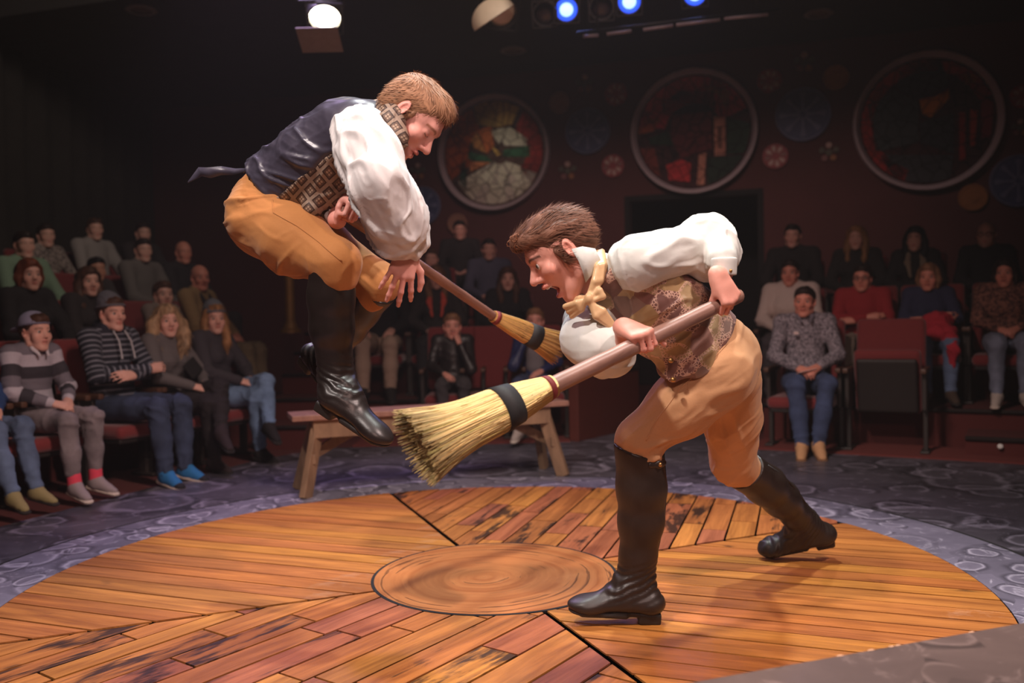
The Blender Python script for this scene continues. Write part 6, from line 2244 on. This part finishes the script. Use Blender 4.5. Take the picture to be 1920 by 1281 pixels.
sit('L', 2, 48, 460, 'man in pale green shirt at the far left of the third row', 'red theatre seat under the man in the green shirt', top=srgb(120, 142, 118), pants=srgb(40, 34, 34), hair='dark', style='short', face=LF)
sit('L', 2, 258, 470, 'person in grey shirt in the third row beside the balding man', 'red theatre seat under the person in the grey shirt', dt=.08, top=srgb(104, 96, 92), pants=srgb(40, 34, 34), hair='dark', style='short', face=LF)
sit('L', 2, 332, 470, 'bald man in dark jacket nearest the aisle in the third row', 'red theatre seat under the bald man in the third row', dt=.1, top=srgb(36, 30, 32), pants=srgb(40, 34, 34), hair='brown', style='bald', skin='ruddy', face=LF)
sit('L', 3, 88, 442, 'dim person in patterned shirt in the back row left', 'red theatre seat at the far left of the back row', top=PLAID, pants=srgb(40, 34, 34), hair='dark', style='short', face=LF)
sit('L', 3, 180, 430, 'dim person in pale grey shirt in the back row', 'red theatre seat in the back row under the pale grey shirt', top=srgb(150, 140, 136), pants=srgb(40, 34, 34), hair='brown', style='short', face=LF)
sit('L', 3, 270, 424, 'barely visible person in dark clothes at the aisle end of the back row', 'red theatre seat at the aisle end of the back row', top=srgb(44, 36, 36), pants=srgb(40, 34, 34), hair='dark', style='short', face=LF)
# centre block
CF = unit((.05, -1))
b3 = sit('C', 0, 848, 612, 'blond boy in black leather jacket resting his cheek on his hand', 'red theatre seat under the boy in the leather jacket', dt=.0, top=plain('black_leather_jacket', srgb(40, 32, 32), .42, .3, 60, .3), pants=srgb(62, 56, 58), shoe=(srgb(60, 50, 48), 'white'), hair='sandy', style='short', arms='chin', face=CF, skin='pink', lean=.06)
b4 = sit('C', 0, 1003, 602, 'boy in navy puffer jacket and white trainers with hand over his mouth', 'red theatre seat under the boy in the puffer jacket', top=plain('navy_puffer', srgb(42, 48, 92), .45, .2, 30, .2), pants=denim('denim_navy', srgb(58, 64, 92)), shoe=(srgb(176, 160, 152), 'white'), hair='sandy', style='short', arms='chinr', legs='fwd', face=unit((-.15, -1)), skin='pink', extras=(('tee', srgb(132, 124, 128)),))
sit('C', 1, 722, 488, 'person in black top and pale khaki trousers mostly hidden by the leaping actor', 'red theatre seat under the person in khaki trousers', dt=-.05, top=srgb(28, 22, 24), pants=srgb(176, 148, 130), shoe=(srgb(34, 28, 26), 'dark'), hair='dark', style='short', arms='knees', face=CF)
sit('C', 1, 818, 520, 'blonde woman in dark jacket with coral collar behind the boy in leather', 'red theatre seat under the blonde woman with the coral collar', top=srgb(50, 42, 42), pants=srgb(30, 26, 28), shoe=(srgb(34, 28, 26), 'dark'), hair='sandy', style='long', woman=True, arms='lap', face=CF, extras=(('lapels', srgb(216, 84, 66)),))
sit('C', 1, 952, 523, 'woman with long dark brown hair in black top left of the puffer jacket boy', 'red theatre seat under the long dark haired woman', top=srgb(26, 20, 24), pants=srgb(30, 26, 28), shoe=(srgb(34, 28, 26), 'dark'), hair='brown', style='long', woman=True, face=CF)
sit('C', 2, 917, 468, 'man in dim blue grey shirt in the third row centre', 'red theatre seat under the man in the blue grey shirt', top=srgb(84, 84, 106), pants=srgb(34, 30, 32), hair='dark', style='short', face=CF)
sit('C', 2, 808, 486, 'dim person behind the woman with the coral collar', 'red theatre seat behind the woman with the coral collar', top=srgb(50, 44, 46), pants=srgb(34, 30, 32), hair='brown', style='short', face=CF)
sit('C', 3, 862, 432, 'faint dark figure in the back row centre', 'red theatre seat at the back of the centre block', top=srgb(40, 34, 36), pants=srgb(34, 30, 32), hair='dark', style='short', face=CF)
# right block
RF = unit((-.42, -.9))
r1 = sit('R', 0, 1509, 566, 'man in grey patterned shirt and blue jeans with tan shoes, seated right of the entrance', 'red theatre seat under the man in the grey patterned shirt', top=CHECK, pants=denim('denim_blue', srgb(58, 70, 102)), shoe=(srgb(196, 148, 106), 'tan'), hair='dark', style='short', skin='ruddy', legs='together', face=unit((-.25, -1)), extras=(('collar', srgb(110, 102, 112)), ('badge',)))
q, z, t = seat_row('R', 0, 1662, 700)
place_seat(q[0], q[1], .004, -RV, 'empty red theatre seat with its dark seat tipped up beside the man in grey', True)
place_seat(*(C0_ + CU * .04), .004, -CV, 'empty red theatre seat between the two boys in the centre front row')
sit('R', 1, 1481, 512, 'woman in fluffy white sweater behind the man in the grey patterned shirt', 'red theatre seat under the woman in the white sweater', top=plain('white_fluffy_knit', srgb(206, 186, 178), .95, .12, 60, .5), pants=srgb(60, 52, 56), shoe=None, hair='dark', style='short', woman=True, wide=1.18, skin='ruddy', face=RF)
sit('R', 1, 1622, 522, 'person with glasses in red sweater behind the empty seat', 'red theatre seat under the person in the red sweater', dt=-.02, top=srgb(150, 30, 36), pants=srgb(140, 124, 110), hair='dark', style='short', wide=1.12, arms='crossed', skin='ruddy', face=RF, extras=(('glasses',),))
r4 = sit('R', 1, 1742, 520, 'woman in navy sweater and jeans with a red jacket over her lap', 'red theatre seat under the woman in the navy sweater', top=srgb(40, 42, 72), pants=J_MID, shoe=(srgb(70, 54, 42), 'dark'), hair='sandy', style='bob', woman=True, wide=1.08, skin='ruddy', face=unit((-.3, -.95)), arms='crossed')
r5 = sit('R', 1, 1886, 512, 'woman in brown patterned sweater and jeans at the right edge', 'red theatre seat under the woman in the brown sweater', top=LEAFY, pants=denim('denim_pale', srgb(124, 130, 150)), shoe=(srgb(190, 176, 166), 'white'), hair='dark', style='bob', woman=True, wide=1.2, skin='ruddy', face=RF)
sit('R', 2, 1486, 443, 'dim bearded man in dark clothes in the right back row, nearest the entrance', 'red theatre seat under the dim bearded man', top=srgb(34, 28, 28), pants=srgb(34, 30, 32), hair='dark', style='short', face=RF)
sit('R', 2, 1606, 446, 'dim woman with long blonde hair in the right back row', 'red theatre seat under the dim blonde woman', top=srgb(40, 34, 34), pants=srgb(34, 30, 32), hair='honey', style='long', woman=True, face=RF)
sit('R', 2, 1716, 448, 'dim woman with long dark hair and pale scarf in the right back row', 'red theatre seat under the dim woman with the scarf', top=srgb(36, 30, 32), pants=srgb(34, 30, 32), hair='black', style='long', woman=True, face=RF, extras=(('lapels', srgb(150, 130, 110)),))
sit('R', 2, 1850, 440, 'dim older man with glasses in the right back row, furthest right', 'red theatre seat under the dim older man', top=srgb(34, 30, 34), pants=srgb(34, 30, 32), hair='grey', style='bald', face=RF, extras=(('glasses',),))

# things held or lying in laps
def held(name, label, cat, me, mat):
    o = link(name, me, mat, label=label, category=cat)
    return o
W4 = p4['W']
Rb4 = p4['Rb']
S = Solid()
S.rbox(W4(-.03, .20, .34), (.085, .012, .060), Rb4 @ np.array(Euler((.5, .35, .3)).to_matrix()), .006, .004)
held('booklet', 'black booklet held by the curly haired girl', 'booklet', S.mesh('booklet', .008), cloth_col(srgb(22, 17, 18)))
W1 = r1['W']
S = Solid()
S.rbox(W1(.035, .34, .175), (.075, .055, .004), r1['Rb'] @ np.array(Euler((.35, .15, .5)).to_matrix()), .003, .002)
held('programme', 'folded paper programme in the hands of the man in the grey shirt', 'programme', S.mesh('programme', .005), cloth_col(srgb(220, 176, 166)))
W4r = r4['W']
S = Solid()
S.chain([W4r(-.10, .22, .30), W4r(-.02, .30, .26), W4r(.10, .26, .22)], [.06, .085, .07], .05)
S.chain([W4r(-.06, .30, .22), W4r(-.10, .44, .18), W4r(-.12, .50, .02), W4r(-.11, .50, -.12)], [.06, .05, .04, .025], .04)
S.chain([W4r(.04, .30, .22), W4r(.02, .44, .19)], [.07, .06], .04)
held('jacket', 'bright red jacket lying across the lap of the woman in navy', 'jacket', S.mesh('lap_jacket', .010, fold=folds([(None, 1, V3(.3, .4, -1), 1)], .012, .05, 5, 7)), cloth_col(srgb(176, 34, 52)))
# ---------------------------------------------------------------- furniture on the stage edge, lamps
M_BENCH = streak_wood('bench_wood', srgb(104, 78, 58), srgb(150, 118, 90), 0.6, 2, 20, (0, math.pi / 2, 0))
M_BENCHTOP = streak_wood('bench_top_wood', srgb(118, 82, 72), srgb(160, 118, 100), 0.55, 2, 20, (0, math.pi / 2, 0))
bench = thing('bench', 'plain wooden bench with splayed board legs behind the leaping actor\'s feet', 'bench', (-.50, 5.42, -.006), math.radians(20))
link('seat_board', box_mesh('seat_board', (-.86, -.14, .440), (.86, .14, .474), .006), M_BENCHTOP, bench)
for sy in (-1, 1):
    link('apron', box_mesh('apron', (-.74, sy * .105 - .011, .335), (.74, sy * .105 + .011, .441), .004), M_BENCH, bench)
for sx in (-1, 1):
    for sy in (-1, 1):
        a, b = Vector((sx * .70, sy * .06, .44)), Vector((sx * .80, sy * .16, 0))
        z = (b - a).normalized()
        Mx = Matrix.Translation(a) @ z.to_track_quat('Z', 'Y').to_matrix().to_4x4()
        link('leg', box_mesh('leg', (-.020, -.038, 0), (.020, .038, (b - a).length), .004, Mx), M_BENCH, bench)
    a, b = Vector((sx * .745, 0, .22)), Vector((sx * .40, 0, .40))
    z = (b - a).normalized()
    Mx = Matrix.Translation(a) @ z.to_track_quat('Z', 'Y').to_matrix().to_4x4()
    link('brace', box_mesh('brace', (-.012, -.03, 0), (.012, .03, (b - a).length), .003, Mx), M_BENCH, bench)
    link('cross_rail', box_mesh('cross_rail', (sx * .745 - .012, -.14, .19), (sx * .745 + .012, .14, .245), .003), M_BENCH, bench)

# the painted ledge at the front corner
a, b = P(1290, 1281, 1.67), P(1920, 1165, 1.955)
d = unit((b - a)[:2])
a2 = a[:2] - d * .25
ledge = thing('stage_ledge', 'grey brown painted ledge with chipped edge at the front corner of the stage', 'ledge', (a2[0], a2[1], -.006), math.atan2(d[1], d[0]))
M_LEDGE = painted_stone('ledge_paint', srgb(78, 62, 58), srgb(112, 92, 86), srgb(140, 118, 112), 3.0, .3, DC)
zt = float((a[2] + b[2]) / 2) + .006
link('top_board', box_mesh('top_board', (0, -.55, zt - .035), (1.9, 0, zt), .006), M_LEDGE, ledge)
link('face_board', box_mesh('face_board', (.02, -.53, 0), (1.88, -.02, zt - .034), .003), M_LEDGE, ledge)
rc = random.Random(3)
for i in range(9):
    x = rc.uniform(.55, 1.4)
    bmx = bmesh.new()
    bmesh.ops.create_icosphere(bmx, subdivisions=1, radius=1)
    for v in bmx.verts:
        v.co = Vector((v.co.x * rc.uniform(.004, .012), v.co.y * .004, v.co.z * .003)) + Vector((x, -.003, zt - .001))
    link('paint_chip', bm_mesh('paint_chip', bmx), plain('bare_wood_chip', srgb(206, 158, 124), .8), ledge)

# brass post by the aisle
t = P(545, 612, 8.75)
post = thing('brass_post', 'dim brass post with flared foot at the top of the dark aisle steps', 'post', (t[0], t[1], .90))
link('shaft', lathe('shaft', [(.001, .06), (.055, .06), (.05, .10), (.045, .5), (.05, .66), (.001, .66)], 16), plain('old_brass', srgb(160, 116, 60), .5, .3, 10, .1, metal=.3), post)
link('foot', lathe('foot', [(.001, 0), (.11, 0), (.11, .025), (.075, .045), (.06, .09), (.05, .11)], 16), plain('old_brass', srgb(160, 116, 60)), post)
link('capital', lathe('capital', [(.045, .64), (.07, .66), (.075, .70), (.05, .72), (.001, .72)], 16), plain('old_brass', srgb(160, 116, 60)), post)

bead = P(1874, 835, 5.6)
o = link('step_light', lathe('step_light', [(.001, 0), (.016, .001), (.018, .008), (.012, .016), (.001, .018)], 14, Matrix.Rotation(math.radians(90), 4, 'X')), plain('white_bead', (.9, .85, .8), .3), label='small round white step marker on the dark right hand step', category='step marker')
o.location = bead
# put it on the face of the step
sI = (np.array(bead[:2]) - R0_)
o.location = (*(R0_ + RU * (sI @ RU) + RV * (-.045)), .075)
o.rotation_euler = (0, 0, math.atan2(RU[1], RU[0]))

# ---------------------------------------------------------------- stage lanterns
M_CAN = plain('lantern_black', (.022, .02, .02), .5, .2, 20, .1)
def lantern(label, px, py, Y, r, tgt, glow, strength, core=None, group='stage lanterns overhead'):
    """can with gel frame, yoke and clamp; the lens glows"""
    c = P(px, py, Y)
    t = thing('stage_lantern', label, 'stage light', tuple(c), 0, group)
    d = unit(np.asarray(tgt, float) - c)
    q = Vector(d).to_track_quat('Z', 'Y').to_matrix().to_4x4()
    link('can', lathe('can', [(.001, -.30), (r * .55, -.30), (r * .75, -.24), (r * 1.12, -.12), (r * 1.15, .03), (r * 1.02, .03), (r * 1.0, -.02)], 20, q), M_CAN, t)
    le = link('lens', lathe('lens', [(r * 1.0, -.01), (r * .8, .0), (r * .4, .008), (.001, .010)], 24, q), emissive('lens_glow', glow, strength), t)
    if core:
        link('lamp_core', lathe('lamp_core', [(r * .62, .006), (r * .5, .012), (.001, .016)], 20, q), emissive('lamp_core_glow', core, 1.6), le)
    bm = bmesh.new()
    for i in range(4):
        Mr = q @ Matrix.Rotation(i * math.pi / 2, 4, 'Z')
        box(bm, (-r * 1.2, r * 1.10, .02), (r * 1.2, r * 1.2, .035), 0, Mr)
    link('gel_frame', bm_mesh('gel_frame', bm), M_CAN, t)
    up = .45
    yk = tube_mesh('yoke', [q @ Vector((-r * 1.25, 0, -.1)), q @ Vector((-r * 1.3, 0, -.1)) + Vector((0, 0, .24)), Vector((0, 0, .32)), q @ Vector((r * 1.3, 0, -.1)) + Vector((0, 0, .24)), q @ Vector((r * 1.25, 0, -.1))], .011, 6)
    link('yoke', yk, M_CAN, t)
    link('clamp', box_mesh('clamp', (-.03, -.03, .30), (.03, .03, .42), .006), M_CAN, t)
    return t, q, d, c
blue = (.10, .22, 1.0)
bl = [('blue glowing stage lantern above the leftmost snowflake, leftmost of the blue ones', 1062, 18, 7.0), ('blue glowing stage lantern in the middle of the three blue ones', 1180, 3, 6.9), ('blue glowing stage lantern cut by the top edge, rightmost of the blue ones', 1303, -12, 6.8)]
rig = []
for lb, px, py, Y in bl:
    t, q, d, c = lantern(lb, px, py, Y, .085, (.2, 1.5, .9), (.03, .10, 1.0), 1.6, (.45, .72, 1.0))
    rig.append(c)
    stage_light('blue_beam', tuple(c + d * .06), tuple(c + d * 4), 24, (.25, .35, 1.0), 50, .6, .08)
lantern('dark unlit stage lantern left of the blue ones', 1022, 26, 7.05, .085, (-.5, 1.5, .9), (.02, .01, .01), 0)
lantern('dark unlit stage lantern between two blue ones', 1128, 14, 7.0, .085, (0, 1.5, .9), (.02, .01, .012), 0)
t, q, d, c = lantern('white hot stage lantern with a barn door, above the leaping actor', 609, 30, 6.2, .105, (-1.0, 4.7, 1.0), (1.0, .86, .62), 22)
M_FLAP = plain('barn_door_metal', (.34, .27, .21), .5, .2, 20, .1)
link('barn_door', box_mesh('barn_door', (-.14, -.16, 0), (.14, -.15, .22), .002, Matrix.Translation((0, -.02, -.14)) @ Matrix.Rotation(math.radians(62), 4, 'X')), M_FLAP, t)
link('barn_door', box_mesh('barn_door', (-.13, .03, 0), (.13, .04, .14), .002, Matrix.Translation((0, -.10, .06)) @ Matrix.Rotation(math.radians(120), 4, 'X')), M_CAN, t)
t2, q, d, c = lantern('stage lantern with bright tilted half round reflector, right of the hot one', 940, 22, 6.2, .10, (1.4, 2.5, 1.0), (1.0, .8, .62), 0.0)
vs, fs = [], []
for j in range(7):
    for i in range(13):
        a = math.pi * i / 12
        r = .17 * (1 - .06 * j)
        vs.append((r * math.cos(a), -.02 * j, r * .8 * math.sin(a)))
Mq = Matrix.Translation((-.05, -.14, -.09)) @ Matrix.Rotation(math.radians(-32), 4, 'Y')
hs = wall_poly('reflector', [(.16 * math.cos(math.pi * i / 14), .13 * math.sin(math.pi * i / 14)) for i in range(15)], -.008, .008)
hs.transform(Mq)
link('reflector', hs, plain('warm_reflector', (.85, .70, .56), .4, .1, 20, .05), t2)
stage_light('reflector_light', tuple(c + V3(.02, -.55, .05)), tuple(c + V3(-.05, -.14, -.05)), 3.0, (1, .8, .62), 40, .6, .04)
# the pipe the lanterns hang on and the lit cable tray beneath
a, b = P(900, -20, 7.0), P(1500, -45, 6.7)
pipe = link('lighting_pipe', tube_mesh('lighting_pipe', [a + V3(-5, 0, .36), a + V3(0, 0, .40), b + V3(0, 0, .36), b + V3(3.6, -.4, .4)], .025, 10), M_CAN, label='black pipe carrying the stage lanterns along the ceiling', category='pipe')
tray = thing('cable_tray', 'thin pale segmented rail lit blue beneath the blue lanterns', 'rail', tuple(P(1250, 52, 6.6)))
for (x0, y0), (x1, y1) in (((1094, 68), (1122, 66)), ((1138, 64), (1184, 58)), ((1206, 56), (1262, 48)), ((1268, 47), (1350, 37)), ((1358, 35), (1440, 27))):
    part('rail_segment', tube_mesh('rail_segment', [P(x0, y0, 6.6), P(x1, y1, 6.55)], .012, 8), plain('pale_rail', (.62, .56, .62), .45), tray)
M_BLK = M_CAN
for hx in (1120, 1420):
    part('hanger', tube_mesh('hanger', [P(hx, 62 - (hx - 1080) * .115, 6.62), P(hx, 62 - (hx - 1080) * .115, 6.62) * np.array((1, 1, 0)) + V3(0, 0, 5.4)], .008, 6), M_CAN, tray)
part('rail_bar', tube_mesh('rail_bar', [P(1080, 62, 6.63), P(1460, 18, 6.58)], .012, 6), M_CAN, tray)
actor_a, grip_a, axis_a = leaping_actor()
actor_b, grip_b1, grip_b2 = lunging_actor()
M_BAND = plain('black_band', (0.012, 0.011, 0.012), 0.7)
M_TWINE = plain('red_twine', srgb(120, 40, 40), 0.7)
neck_a = P(926, 594, 3.60)
broom('straw broom gripped by the leaping actor, its head pointing down to the right', grip_a - axis_a * .03, neck_a, P(1048, 654, 3.86), .0185, .0185,
      [.022, .034, .044, .046, .060, .075], (0, -1, .1), [(.50, .66, M_BAND, 'band'), (.0, .05, M_TWINE, 'twine')], 700, 3, srgb(222, 172, 104))
hb = unit(grip_b2 - grip_b1)
neck_b = grip_b2 + hb * (np.linalg.norm(P(1030, 716, 2.29) - grip_b2))
broom('large straw broom with black band thrust forward by the lunging actor', grip_b1 - hb * .07, neck_b, P(772, 842, 2.06), .0215, .0245,
      [.028, .046, .058, .060, .074, .100], (0, -1, .3), [(.27, .40, M_BAND, 'band'), (.0, .04, M_TWINE, 'twine')], 1500, 5, srgb(232, 200, 132), (srgb(112, 82, 72), srgb(176, 136, 120)))
